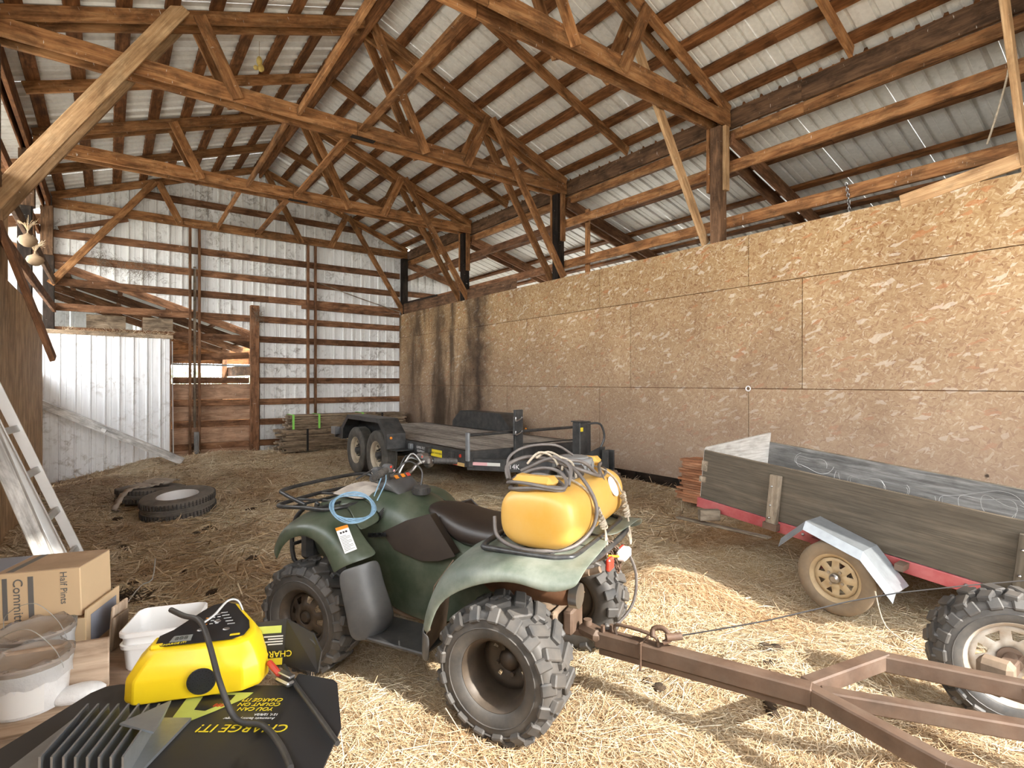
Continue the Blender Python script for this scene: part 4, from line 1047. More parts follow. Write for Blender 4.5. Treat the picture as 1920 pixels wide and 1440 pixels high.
# ------------------------------------------------------------------ sprayer on the rear rack
AM = atv.matrix_basis.copy()
def at_atv(x, y, z): return AM @ Vector((x, y, z))
spr = thing('sprayer_tank', 'yellow plastic sprayer tank strapped on the quad bike rear rack', 'sprayer tank', AL, AR)
TY, TZ = -.115, .945
def tsec(x, ky, kz):
    out = []
    for k in range(28):
        a = 2*PI*k/28; c, s_ = math.cos(a), math.sin(a); e = .72
        out.append((x, TY+.197*ky*math.copysign(abs(c)**e, c), TZ-.005+.145*kz*math.copysign(abs(s_)**e, s_)))
    return out
prof = [(-.395, .30, .30), (-.393, .62, .62), (-.382, .84, .84), (-.355, .955, .955), (-.31, 1, 1), (-.15, 1.0, 1.0), (-.135, .985, .985), (-.125, .93, .93), (-.095, .93, .93), (-.085, .985, .985), (-.07, 1, 1), (.12, 1.0, 1.0), (.29, 1, 1), (.305, .985, .985), (.315, .95, .95), (.335, .95, .95), (.345, .985, .985), (.36, 1, 1), (.425, .97, .97), (.448, .86, .86), (.458, .62, .62), (.46, .3, .3)]
obj('tank', MB().loft([tsec(*p) for p in prof], cu=True, caps=True), TANK, spr, 1.2, sub=1)
def rbox(c, d, r=.03): return MB().box(c, d, None, r)
obj('hose_horn', rbox((-.30, -.085, 1.105), (.11, .215, .055), .025), TANK, spr, 1.2, sub=2); obj('hose_horn', rbox((-.30, -.085, 1.075), (.08, .15, .05), .01), TANK, spr, .8)
obj('hose_horn', rbox((.40, -.10, 1.11), (.10, .15, .06), .025), TANK, spr, 1.2, sub=2)
b = MB().lathe([(-.03, .105), (.03, .105), (.035, .11), (.055, .11), (.062, .104), (.064, .085), (.07, .08), (.072, 0)], 28, Matrix.Translation((.20, -.085, 1.09)) @ Matrix.Rotation(-PI/2, 4, 'Y'))
for k in range(16): b.box((0, .108, 0), (.05, .012, .01), Matrix.Translation((.20, -.085, 1.11)) @ Matrix.Rotation(-PI/2, 4, 'Y') @ Matrix.Rotation(2*PI*k/16, 4, 'X'), .003)
obj('fill_lid', b, LIDM, spr, .6)
b = rbox((.02, -.14, 1.09), (.16, .10, .09), .015); b.lathe([(-.09, .04), (.09, .04), (.09, 0)], 14, Matrix.Translation((.0, -.10, 1.10))); obj('pump', b, GREYP, spr, .6)
obj('maker_label', MB().lathe([(0, .055), (.003, .055), (.003, 0)], 24, Matrix.Translation((.235, TY-.186, TZ+.06)) @ Matrix.Rotation(-.42, 4, 'X') @ Matrix.Rotation(-PI/2, 4, 'Z')), PAPER, spr, .5, label='round white label')
# hoses: coil round the horn, a loop round the tank end, loops over the pump
h = MB()
for j in range(3):
    z = 1.08+.008*j-.012*(j % 2); r0 = .095+.006*j
    pts = [(-.295+(r0+.0)*math.cos(a)*.9, -.09+(.125+.01*j)*math.sin(a), z+.012*math.sin(a*2+j)+(.02+.012*j)*max(0, math.cos(a))) for a in np.linspace(0, 2*PI, 18)[:-1]]
    h.tube(pts, .0085, 8, 3, closed=True)
h.tube([(-.12, -.10, 1.20), (-.11, -.22, 1.13), (-.12, -.318, 1.0), (-.16, -.325, .89), (-.27, -.27, .815), (-.38, -.17, .808), (-.40, -.03, .812), (-.39, .07, .85), (-.36, .10, .93)], .0095, 8, 6)
h.tube([(-.30, .06, 1.10), (-.24, .09, 1.16), (-.13, .02, 1.19), (-.06, -.12, 1.15), (-.08, -.2, 1.06)], .0095, 8, 6)
h.tube([(-.22, -.22, 1.08), (-.15, -.2, 1.16), (-.11, -.08, 1.185), (-.16, .06, 1.12)], .0095, 8, 6)
h.tube([(-.11, -.06, 1.18), (-.03, -.24, 1.12), (.12, -.26, 1.08), (.3, -.20, 1.10), (.42, -.17, 1.10), (.50, -.10, 1.09), (.45, .0, 1.09), (.3, .05, 1.08)], .0095, 8, 6)
h.tube([(-.10, -.08, 1.17), (.02, -.20, 1.16), (.18, -.25, 1.06), (.36, -.22, 1.07), (.48, -.14, 1.07)], .0095, 8, 6)
h.tube([(-.2, .1, 1.08), (-.18, .12, 1.18), (-.1, .06, 1.235), (0, -.06, 1.24), (.1, -.12, 1.18)], .007, 8, 6)
obj('spray_hose', h, HOSE, spr, .9)
obj('thin_hose', MB().tube([(-.05, -.26, 1.04), (.06, -.29, 1.01), (.16, -.28, 1.03), (.2, -.24, 1.10)], .004, 6, 5), HOSE, spr, .9)
b = MB(); b.tube([(-.17, .02, 1.16), (-.14, -.03, 1.215), (-.12, -.09, 1.2), (-.13, -.13, 1.16)], .006, 6, 5); b.tube([(-.15, -.02, 1.19), (-.09, -.06, 1.215), (-.06, -.12, 1.18), (-.10, -.14, 1.13)], .006, 6, 5); b.tube([(-.06, -.11, 1.19), (-.04, -.17, 1.16), (-.06, -.2, 1.09)], .006, 6, 5)
obj('hose_tie', b, ROPE, spr, .9)
# ropes over the tank
def rope_thing(x, lab, tail):
    t = thing('tie_rope', lab, 'rope', AL, AR, group='ropes tying down the sprayer tank')
    R_ = MB(); arc = [(x, TY+.205*math.cos(a), TZ-.005+.152*math.sin(a)) for a in np.linspace(2.4, -.2-PI*.0, 10)]
    arc = [(x, TY-.206*math.cos(a), TZ+.153*math.sin(a)) for a in np.linspace(PI*.75, .15, 9)]
    R_.tube(arc+tail[:2], .006, 6, 4); obj('strand', R_, ROPE, t, .9)
    k = MB()
    for j in range(7):
        p = Vector(tail[0]).lerp(Vector(tail[1]), j/6); k.tube([p+Vector((.016*math.cos(a+j), .012*math.sin(a*2+j), .016*math.sin(a))) for a in np.linspace(0, 2*PI, 9)[:-1]], .0055, 6, 2, closed=True)
    obj('knot', k, ROPE, t, .9)
    l = MB(); a = Vector(tail[1])
    for dx, ln in ((-.022, .12), (.02, .17)):
        l.tube([a, a+Vector((dx*.4, -.01, -ln*.45)), a+Vector((dx*1.6, -.012, -ln*.8)), a+Vector((dx*.9, -.014, -ln)), a+Vector((dx*.1, -.012, -ln*.8)), a+Vector((dx*.25, -.01, -ln*.4)), a], .005, 6, 4)
    obj('loose_loop', l, ROPE, t, .9); return t
rope_thing(-.11, 'beige rope over the tank beside the vertical hose, its loops hanging by the rack', [(-.11, -.33, .95), (-.06, -.345, .87)])
rope_thing(.325, 'knotted beige rope over the far end of the tank with hanging loops', [(.325, -.33, .95), (.34, -.35, .84)])
def chain(parent, pts, m, n, name='chain_links', r=.004, ln=.026):
    P = smooth_path(pts, 20); L = [0]
    for a, b in zip(P, P[1:]): L.append(L[-1]+(b-a).length)
    mb = MB()
    for k in range(n):
        s_ = L[-1]*(k+.5)/n; i = max(j for j in range(len(L)-1) if L[j] <= s_); p = P[i].lerp(P[i+1], (s_-L[i])/max(1e-6, L[i+1]-L[i]))
        M, _ = frame(P[i], P[i+1]); M.translation = p; M = M @ Matrix.Rotation(PI/2*(k % 2), 4, 'X')
        mb.tube([(ln*.62*math.cos(a), 0, ln*.36*math.sin(a)) for a in np.linspace(0, 2*PI, 9)[:-1]], r, 5, closed=True, M=M)
    return obj(name, mb, m, parent, .9)
c = chain(None, [at_atv(-.02, -.33, .80), at_atv(0, -.40, .73), at_atv(-.01, -.40, .64), at_atv(-.04, -.39, .71), at_atv(-.05, -.33, .79)], RUST, 20, 'hanging_chain'); tag(c, 'short rusty chain looped over the rear rack of the quad bike', 'chain')
# electrical plug lead hanging at the back of the quad
obj('lead', MB().tube([(.06, -.43, .72), (.10, -.46, .60), (.08, -.45, .46), (.02, -.38, .36), (-.02, -.28, .32)], .007, 6, 6), HOSE, atv, .9)
obj('wire_connector', rbox((.02, -.42, .72), (.11, .05, .05), .01), PAPER, atv, .6); obj('orange_lead', MB().tube([(-.08, -.37, .73), (-.03, -.41, .72), (.02, -.42, .72)], .006, 6, 4), ORANGEL, atv, .9)
# blue cord on the front
bl = MB()
for j in range(5):
    r0 = 1.0+.05*j; pts = []
    for a in np.linspace(0, 2*PI, 22)[:-1]:
        u, v_ = r0*math.cos(a), r0*math.sin(a); pts.append(Vector((-.43, .92, .905))+Vector((.047, -.092, 0))*u+Vector((.10, .10, .035))*v_+Vector((-.01, 0, .006*math.sin(3*a+j))))
    bl.tube(pts, .0035, 5, 2, closed=True)
bl.tube([(-.2, 1.1, .9), (-.1, 1.2, .9), (0, 1.3, .88), (.1, 1.45, .87)], .0035, 5, 4); bl.tube([(-.25, .92, .90), (-.2, .9, 1.0), (-.18, .92, 1.05)], .0035, 5, 4); bl.tube([(-.24, .95, .92), (-.19, .93, 1.04)], .0035, 5, 3)
cc = obj('cord_coil', bl, BLUEROPE, None, .9, AM.copy()); tag(cc, 'coil of light blue cord hung on the quad bike front rack', 'cord')

# ------------------------------------------------------------------ flatbed trailer
ft = thing('flatbed_trailer', 'black flatbed trailer with grey plank deck parked along the right wall', 'trailer', (3.6, 5.74, 0), math.radians(.6))
DW, DL, DZ = 1.93, 4.66, .70
for k in range(13):
    x = .075+k*(DW-.15)/12
    board('deck_plank', (x, .02, DZ-.018), (x, DL, DZ-.018), .138, .036, W_GREY, ft, (1, 0, 0))
for x in (.0, DW):
    s = 1 if x == 0 else -1; b = MB().box((x, DL/2, DZ-.10), (.012, DL, .20)); b.box((x+s*.03, DL/2, DZ-.005), (.07, DL, .01)); b.box((x+s*.03, DL/2, DZ-.195), (.07, DL, .01)); obj('side_rail', b, BLKPAINT, ft)
b = MB().box((DW/2, 0, DZ-.10), (DW, .06, .20)); obj('front_beam', b, BLKPAINT, ft, bev=.004)
obj('rear_beam', MB().box((DW/2, DL, DZ-.10), (DW+.1, .06, .18)), BLKPAINT, ft, bev=.004); obj('rear_bracket', MB().box((-.05, DL-.03, DZ-.06), (.10, .22, .14)), GALV, ft)
for y in np.linspace(.5, DL-.4, 8): obj('cross_member', MB().box((DW/2, y, DZ-.10), (DW-.1, .05, .10)), BLKPAINT, ft)
for y in (.35, .95, 1.5, 4.2): obj('stake_pocket', MB().box((-.03, y, DZ-.075), (.05, .085, .085), None, .008), GALV if y > 1 else BLKPAINT, ft)
# drawbar frame
CX, CY = 1.06, -1.30
for x, n in ((.03, 1), (DW-.03, -1)):
    board('tongue_beam', (x, .05, .535), (CX-.05*n, CY, .535), .15, .05, BLKPAINT, ft)
board('tongue_cross', (.35, -.36, .57), (1.58, -.36, .57), .06, .06, BLKPAINT, ft)
obj('coupler_channel', MB().box((CX+.02, CY-.02, .60), (.10, .03, .34)).box((CX-.03, CY-.06, .60), (.02, .09, .34)).box((CX+.07, CY-.06, .60), (.02, .09, .34)), BLKPAINT, ft, bev=.003)
obj('coupler', MB().box((CX, CY-.12, .50), (.10, .16, .10), None, .02).tube([(CX, CY-.2, .47), (CX, CY-.2, .52)], .05, 14), STEEL, ft, .6)
obj('gusset', MB().add([(CX-.05, CY+.02, .62), (CX-.05, CY+.45, .60), (CX-.05, CY+.02, .80), (CX+.05, CY+.02, .62), (CX+.05, CY+.45, .60), (CX+.05, CY+.02, .80)], [(0, 1, 2), (3, 5, 4), (0, 3, 4, 1), (1, 4, 5, 2), (0, 2, 5, 3)]), BLKPAINT, ft)
# jack with crank
b = MB().box((CX+.05, -.86, .80), (.14, .14, .54), None, .01); b.box((CX+.19, -.84, .80), (.12, .02, .54)); b.box((CX+.05, -.86, 1.075), (.16, .16, .015)); obj('jack_post', b, BLKPAINT, ft)
obj('jack_label', MB().box((CX+.01, -.932, .98), (.045, .002, .05)), YPRINT, ft)
obj('jack_crank', MB().tube([(CX+.08, -.90, 1.04), (CX+.26, -.95, 1.05), (CX+.33, -.97, 1.00), (CX+.36, -.98, .86), (CX+.30, -.96, .70), (CX+.34, -.97, .60)], .014, 8, 6), BLKPAINT, ft, .9)
# front posts and rail
b = MB().box((-.02, -.03, .76), (.035, .07, .36), None, .008); obj('front_post', b, GALV, ft); obj('front_post', MB().box((DW, -.03, .76), (.04, .07, .36), None, .008), BLKPAINT, ft)
obj('front_rail', MB().tube([(-.02, -.03, .905), (DW, -.03, .915)], .021, 12), BLKPAINT, ft, .9)
obj('lower_rail', MB().tube([(.7, -.04, .735), (DW, -.04, .735)], .010, 8), BLKPAINT, ft, .9)
b = MB().box((.70, -.13, .865), (.13, .05, .68), None, .006); obj('stop_post', b, BLKPAINT, ft)
for z in (1.11, .93): obj('hinge_pin', MB().tube([(.63, -.17, z), (.63, -.17, z-.05), (.71, -.17, z-.02), (.73, -.17, z)], .012, 8, 3), STEEL, ft, .9)
obj('latch_bar', MB().box((.615, -.16, 1.0), (.045, .03, .25), None, .008), BLKPAINT, ft)
def fender_trailer(x, s):
    P_ = [(1.70, .58), (1.72, .80), (1.98, 1.005), (2.0, 1.01), (3.3, 1.01), (3.58, .80), (3.60, .58)]
    b = MB(); w_ = .30
    secs = [[(x, y, z), (x-s*w_, y, z)] for y, z in P_]; b.loft(secs); obj('fender', b, BLKPAINT, ft, solid=.006)
    b = MB(); xo = x-s*w_; b.add([(xo, y, z) for y, z in P_]+[(xo, 3.52, .58), (xo, 3.50, .77), (xo, 3.27, .945), (xo, 2.03, .945), (xo, 1.80, .77), (xo, 1.78, .58)], [(0, 1, 11, 12), (1, 2, 3, 10, 11), (3, 4, 9, 10), (4, 5, 8, 9), (5, 6, 7, 8)]); obj('fender_skirt', b, BLKPAINT, ft, solid=.006); obj('fender_inner_plate', MB().add([(x, 1.72, DZ), (x, 1.72, .80), (x, 1.98, 1.005), (x, 3.3, 1.005), (x, 3.58, .80), (x, 3.58, DZ)], [(0, 1, 2, 3, 4, 5)]), BLKPAINT, ft, solid=.006)
    obj('fender_step', MB().box((x-s*.14, 1.62, .575), (.28, .34, .012)), BLKPAINT, ft)
    obj('marker_lamp', MB().lathe([(0, .022), (-.012, .018), (-.014, 0)], 14, Matrix.Translation((x-s*w_+.06, 1.70, .74)) @ Matrix.Rotation(PI/2, 4, 'Z')), ORANGEL, ft, .6)
fender_trailer(-.01, 1); fender_trailer(DW+.01, -1)
for s, x in ((1, -.17), (-1, DW+.17)):
    for y in (2.22, 3.06): wheel(ft, 'trailer', TR_(x, y, .43, s < 0), tyre=RUBBER, rim=CREAM)
for y in (2.22, 3.06): obj('axle', MB().tube([(-.1, y, .43), (DW+.1, y, .43)], .04, 10), BLKPAINT, ft, .9)
obj('marker_lamp', MB().lathe([(0, .024), (-.014, .02), (-.016, 0)], 14, Matrix.Translation((-.008, .16, DZ-.075))), REDL, ft, .6)
# reflective tape and lettering on the near side
for k in range(4): obj('reflector_tape', MB().box((-.008, .07+.17*k+.08, DZ-.182), (.002, .168, .045)), REDTAPE if k % 2 else ORTAPE, ft)
obj('reflector_tape', MB().box((-.008, 3.9, DZ-.16), (.002, .5, .05)), ORTAPE, ft)
obj('badge', MB().box((-.008, .78, DZ-.105), (.002, .30, .095), None, .0), YPRINT, ft)
Ml = basis((0, -1, 0), (0, 0, 1), Vector((-.010, .78, DZ-.105))); text(ft, 'GREAT NORTHERN', Ml, .034, BLKSTICK)
for (s_, z, sz) in (('SUPER-TILT', -.075, .05), ('EQUIPMENT', -.125, .042)):
    text(ft, s_, basis((0, -1, 0), (0, 0, 1), Vector((-.009, 1.23, DZ+z))), sz, WPRINT)
d = (Vector((CX-.05, CY, 0))-Vector((.03, .05, 0))).normalized(); nrm = Vector((d.y, -d.x, 0))
if nrm.y > 0: nrm = -nrm
def on_beam(s, z): return Vector((.03, .05, 0))+d*s+nrm*.0265+Vector((0, 0, z))
for a, b_, m in ((.04, .27, PINKT), (.27, .44, WHITET)):
    q = MB().add([on_beam(a, .525), on_beam(b_, .525), on_beam(b_, .565), on_beam(a, .565)], [(0, 1, 2, 3)]); obj('reflector_tape', q, m, ft, solid=.001)
text(ft, '14K', basis(d, (0, 0, 1), on_beam(.62, .525)), .085, WPRINT)

# ------------------------------------------------------------------ lumber by the back wall
def stack(name, label, loc, rotz, nx, nz, L, wd, th, m, jit=.12, group=None, cat='lumber stack', ties=()):
    t = thing(name, label, cat, loc, rotz, group)
    for i in range(nz):
        for j in range(nx):
            a = random.uniform(-jit, jit); l = L+random.uniform(-jit, jit)
            board('plank', (a, (j-.5*(nx-1))*(wd+.004), (i+.5)*(th+.002)), (a+l, (j-.5*(nx-1))*(wd+.004)+random.uniform(-.01, .01), (i+.5)*(th+.002)), wd-.002, th-random.choice((0, 0, .004)), m, t, (0, 1, 0), .002)
    for x, mm in ties:
        W_, H_ = nx*(wd+.004)+.01, nz*(th+.002)+.006
        b = MB().box((x, -W_/2, H_/2), (.045, .004, H_)).box((x, W_/2, H_/2), (.045, .004, H_)).box((x, 0, H_), (.045, W_, .004)); obj('tie_strap', b, mm, t)
    return t
stack('lumber_stack', 'thick stack of weathered boards at the foot of the back wall', (2.98, 12.42, .05), .0, 3, 15, 3.0, .15, .030, W_OLD, .10, ties=((.52, BLKSTICK),))
stack('lumber_bundle', 'bundle of weathered boards with bright green straps on top of the lumber stack', (3.12, 12.36, .54), 0, 3, 11, 1.95, .14, .026, W_OLD, .07, ties=((.07, GREENT), (.62, GREENT), (1.62, GREENT)))
stack('lumber_bundle', 'short bundle of weathered boards at the right end of the lumber stack', (4.75, 12.55, .54), 0, 3, 10, 1.15, .14, .026, W_OLD, .07, ties=((.55, BLKSTICK),))
board_m = board('loose_stick', (4.38, 12.0, .02), (4.62, 12.22, .44), .03, .03, W_PLANK, None); tag(board_m, 'thin stick leaning against the lumber stack by the back wall', 'stick')
stack('board_pile', 'pile of reddish cut boards against the wall behind the wagon', (5.56, 3.42, .16), math.radians(88), 2, 18, .52, .14, .026, W_RED, .04)

# ------------------------------------------------------------------ wagon
wg = thing('wooden_wagon', 'dark plywood sided utility wagon with red frame tilted towards its tongue', 'wagon', (4.2, 1.63, 0), rot=(.0957, 0, 0))
Y0, Y1 = -1.42, 1.24
board('side_panel', (0, Y0, .645), (0, Y1, .645), .42, .018, W_WAGON, wg, r=.002)
board('side_panel', (1.10, Y0, .645), (1.10, Y1, .645), .42, .018, W_WAGIN, wg, r=.002)
b = MB().add([(.0, Y1, .44), (1.10, Y1, .44), (1.10, Y1, .95), (.02, Y1, .88), (0, Y1, .85)], [(0, 1, 2, 3, 4)]); obj('end_panel', b, W_WAGEND, wg, solid=.018)
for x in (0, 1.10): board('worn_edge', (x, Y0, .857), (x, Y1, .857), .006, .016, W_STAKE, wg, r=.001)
obj('bed_floor', MB().box((.55, (Y0+Y1)/2, .44), (1.10, Y1-Y0, .02)), W_WAGIN, wg)
for x in (.02, 1.08): obj('side_rail', MB().box((x, (Y0+Y1)/2, .385), (.06, Y1-Y0+.06, .085)), REDP, wg, bev=.004)
for y in (Y0+.05, -.45, .35, Y1-.02): obj('cross_rail', MB().box((.55, y, .385), (1.06, .06, .08)), REDP, wg, bev=.004)
for y in (.58, -.87):
    board('stake', (-.035, y, .36), (-.035, y, .79), .085, .04, W_STAKE if y > 0 else W_WAGON, wg, (0, 1, 0))
    obj('stake_bracket', MB().box((-.04, y, .385), (.06, .11, .05)), RUST, wg)
    for z in (.45, .55, .70): obj('bolt', MB().sphere((-.058, y+.015, z), .009, 8, 5), STEEL, wg, 1)
for y in (.35, -.28, -.62): obj('bolt', MB().sphere((-.013, y, .39), .012, 8, 5), STEEL, wg, 1)
wheel(wg, 'wagon', Matrix.Translation((-.225, 0, .25)) @ Matrix.Rotation(-.03, 4, 'Y'), tyre=RUBBERT, rim=TANRIM)
wheel(wg, 'wagon', TR_(1.325, 0, .25, True))
obj('axle', MB().box((.55, 0, .262), (1.5, .05, .05)), RUST, wg); 
for x in (-.03, 1.13): obj('axle_hanger', MB().box((x, 0, .32), (.05, .1, .12)), REDP, wg)
def wfender(xi, xo):
    P_ = [(.36, .41), (.205, .585), (-.16, .50), (-.36, .30)]
    b = MB().loft([[(xi, y, z), (xo, y, z)] for y, z in P_]); obj('fender', b, GALV, wg, solid=.004)
    b = MB().add([(xo, y, z) for y, z in P_]+[(xo-(.03 if xo < .5 else -.03), y-.0, z-.055) for y, z in P_], [(0, 1, 5, 4), (1, 2, 6, 5), (2, 3, 7, 6)]); obj('fender_lip', b, GALV, wg, solid=.003)
wfender(-.10, -.325); wfender(1.20, 1.425)
for y in (.22, -.30): obj('fender_bracket', MB().box((-.06, y, .40), (.12, .05, .04)), REDP if y > 0 else RUST, wg)
obj('drop_leg', MB().box((-.05, .22, .30), (.05, .09, .20)), REDP, wg, bev=.004)
obj('hinge', MB().box((-.012, Y1-.02, .72), (.02, .05, .09)).box((-.012, Y1-.01, .60), (.02, .06, .05)), W_STAKE, wg)
obj('tongue', MB().box((.55, Y0-.5, .38), (.07, 1.1, .07)), REDP, wg)
o = board('wood_block', (4.02, 2.72, .44), (4.16, 2.62, .44), .09, .06, W_STAKE, None); tag(o, 'small wooden block lodged on the frame at the wagon corner', 'block')
o = board('thin_board', (4.08, 2.98, .36), (4.10, 2.15, .36), .07, .015, W_STAKE, None, (1, 0, 0)); tag(o, 'thin weathered board resting under the wagon frame corner', 'board')
WM = Matrix.Translation((4.2, 1.63, 0)) @ Matrix.Rotation(.0957, 4, 'X')
for i, (c, r, lab) in enumerate((((.93, .75, .76), .14, 'loose pale wire loop in the wagon near its white end'), ((.80, .25, .70), .2, 'pair of pale wire loops midway along the wagon'), ((.75, -.5, .72), .28, 'tangle of pale wire in the wagon at the right edge'))):
    mb = MB()
    for j in range(2+2*i):
        ph = random.random()*6; rr = r*random.uniform(.6, 1.1); tl = random.uniform(-.5, .5)
        mb.tube([(c[0]+rr*.5*math.cos(a)*tl, c[1]+rr*math.cos(a+ph)+.05*j*(a-3)/3, c[2]+rr*.75*math.sin(a+ph)*(.7+.3*math.sin(a*2)))for a in np.linspace(0, 4.2, 12)], .0013, 4, 4)
    tag(obj('wire_tangle', mb, WIREG, None, .9, WM.copy()), lab, 'wire', 'wires in the wagon')

# ------------------------------------------------------------------ cart with steel frame behind the quad
ct = thing('cart_frame', 'rusty steel cart frame hitched behind the quad bike with one chunky wheel showing', 'cart', (0, 0, 0))
T0, T1 = Vector((1.95, 1.90, .30)), Vector((2.262, 1.01, .315))
board('tongue', T0, T1, .075, .075, RUST, ct, (0, 0, 1), .006)
board('tongue_rail', T0+Vector((.0, -.02, -.06)), T1+Vector((.0, .02, -.06)), .03, .03, RUST, ct)
board('frame_bar', (2.29, 1.05, .315), (2.765, .93, .335), .07, .06, RUST, ct, (0, 0, 1), .006)
board('frame_bar', (2.735, .96, .33), (2.96, .42, .34), .07, .06, RUST, ct, (0, 0, 1), .006)
board('frame_bar', (2.262, 1.03, .315), (2.20, .55, .30), .07, .06, RUST, ct, (0, 0, 1), .006)
board('frame_bar', (2.31, 1.0, .30), (2.83, .22, .30), .06, .06, RUST, ct, (0, 0, 1), .006)
board('frame_bar', (2.20, .57, .30), (2.5, -.6, .30), .07, .06, RUST, ct, (0, 0, 1), .006)
board('frame_bar', (2.92, .55, .33), (3.0, -.5, .30), .07, .06, RUST, ct, (0, 0, 1), .006)
board('axle_arm', (2.93, .60, .30), (3.45, .60, .29), .06, .06, RUST, ct, (0, 0, 1), .006)
obj('hub_bracket', MB().box((3.0, .60, .33), (.09, .12, .14), None, .02), MUD, ct)
HM = Matrix.Translation((3.325, .615, .30)) @ Matrix.Rotation(math.radians(25), 4, 'Z')
wheel(ct, 'cart', HM, tyre=RUBBERD, rim=RIMW); wheel(ct, 'cart', Matrix.Translation((2.1, -.55, .295)) @ Matrix.Rotation(math.radians(25)+PI, 4, 'Z'))
obj('hitch_coupler', MB().box((1.945, 1.93, .315), (.09, .14, .06), Matrix.Identity(4), .02).tube([(1.94, 1.955, .30), (1.94, 1.955, .37)], .022, 10), RUST, ct, .7)
for p in ((1.95, 1.86, .34), (1.99, 1.84, .34)): obj('bolt', MB().tube([p, (p[0], p[1], p[2]+.03)], .012, 6), RUST, ct)
obj('handle_loop', MB().tube([(1.985, 1.80, .33), (1.985, 1.80, .385), (2.035, 1.62, .385), (2.04, 1.60, .33)], .008, 8, 5), RUST, ct, .9)
obj('clamp', MB().tube([(1.99, 1.66, .22), (1.99, 1.66, .345), (2.08, 1.69, .345), (2.08, 1.69, .22)], .006, 6), RUST, ct, .9)
cb = MB().tube([(2.07, 1.54, .40), (2.5, 1.32, .44), (3.2, 1.02, .50), (4.3, .45, .52)], .0034, 6, 3)
tag(obj('tow_cable', cb, BLKSTICK, None, .9), 'taut dark cable running from the cart hitch to the wagon', 'cable')
hk = MB(); hk.tube([(2.03, 1.62, .38), (2.05, 1.63, .41), (2.07, 1.59, .42), (2.07, 1.55, .39), (2.04, 1.57, .37)], .012, 8, 4); hk.tube([(2.05, 1.56, .395), (2.11, 1.52, .40)], .018, 8)
tag(obj('cable_hook', hk, RUST, None, .9), 'rusty hook joining the taut cable to the cart tongue', 'hook')
tag(obj('thin_string', MB().tube([(3.72, 1.30, .30), (3.74, 1.25, .1), (3.76, 1.1, .02)], .004, 6, 4), ROPE, None, .9), 'thin pale cord hanging under the wagon behind the cart wheel', 'cord')

# ------------------------------------------------------------------ tyres lying on the floor
def floor_tyre(loc, rot, label, R=.385, W=.24, rr=.215, rim=None, m=RUBBERG):
    t = thing('tyre', label, 'tyre', loc, rot=rot, group='tyres lying on the hay')
    b = MB().lathe(tyre_profile(R, W, rr, 3), 56, Matrix.Rotation(PI/2, 4, 'Y'), closed=True)
    obj('casing', b, m, t, .9)
    L = MB()
    for k in range(60):
        for s in (-1, 1): L.box((0, 0, 0), (.03, .012, W*.26), Matrix.Rotation(2*PI*k/60, 4, 'Z') @ Matrix.Translation((R-.006, 0, s*W*.27)), .002)
    obj('tread_blocks', L, RUBBERD, t, kind='stuff')
    if rim:
        r = MB().lathe([(-W*.40, rr+.01), (-W*.42, rr-.005), (-W*.28, rr-.02), (.0, rr-.03), (.02, .15), (.0, .13), (.0, .07)], 40, Matrix.Rotation(PI/2, 4, 'Y')); obj('rim', r, rim, t, .8, solid=.004)
        n_ = MB()
        for k in range(5): n_.lathe([(0, .012), (-.02, .012), (-.02, 0)], 6, Matrix.Rotation(2*PI*k/5, 4, 'Z') @ Matrix.Translation((.1, 0, 0)) @ Matrix.Rotation(PI/2, 4, 'Y')); 
        obj('stud', n_, STEEL, t)
    return t
floor_tyre((.66, 7.48, .135), (.05, -.10, .3), 'worn car tyre with a white rim lying flat on the hay', rim=WHITERIM)
floor_tyre((.44, 8.42, .12), (.02, .06, 1.2), 'worn tyre without a rim lying half covered by grey straps', R=.38, W=.2, rr=.2)
for i, (pts, lab) in enumerate(((((.2, 8.1, .26), (.45, 8.25, .25), (.6, 8.5, .26), (.75, 8.62, .24)), 'grey webbing strap lying across the rimless tyre'), (((.10, 8.05, .02), (.05, 7.85, .08), (.16, 8.0, .24), (.32, 8.28, .26), (.3, 8.6, .25)), 'grey webbing strap hanging down beside the rimless tyre'))):
    P = smooth_path(pts, 6); secs = [[p+Vector((-.03, .03, .012*math.sin(3*k))), p+Vector((.03, -.03, -.012*math.sin(3*k)))] for k, p in enumerate(P)]
    tag(obj('webbing_strap', MB().loft(secs), RAG, None, 1, solid=.006), lab, 'strap')
tag(obj('rag_heap', MB().sphere((.52, 8.5, .25), .12, 14, 9, (1.5, 1.1, .42)).sphere((.32, 8.3, .24), .09, 12, 8, (1.4, 1, .5)), RAG, None, 1.2), 'grey rag bundled on the rimless tyre', 'rag')

# ------------------------------------------------------------------ ladder, white post, white beam
ld = thing('ladder', 'aluminium ladder leaning on the left plywood wall', 'ladder', (0, 0, 0))
def rail(y, dx=0): return Vector((-.035+dx, y, -.02)), Vector((-.80+dx, y, 2.09))
for y, dx in ((4.56, -.04), (4.90, 0)):
    a, b_ = rail(y, dx); M, L = frame(a, b_, (1, 0, .36)); s = 1 if y > 4.7 else -1
    q = MB().box((0, 0, 0), (L, .006, .056)).box((0, -s*.013, .027), (L, .03, .004)).box((0, -s*.013, -.027), (L, .03, .004)); obj('side_rail', q, ALU, ld, M=M)
for k in range(8):
    t = .06+k*.136; a = rail(4.56, -.04)[0].lerp(rail(4.56, -.04)[1], t); b_ = rail(4.90)[0].lerp(rail(4.90)[1], t); board('rung', a, b_, .045, .03, ALUR, ld, (.36, 0, -.9), .004)
a, b_ = rail(4.90); board('foot', a+Vector((.03, 0, .0)), a+Vector((0, 0, .14)), .06, .035, ALUR, ld, (1, 0, 0))
pb = thing('white_post', 'thick white painted timber leaning beside the ladder', 'timber', (0, 0, 0))
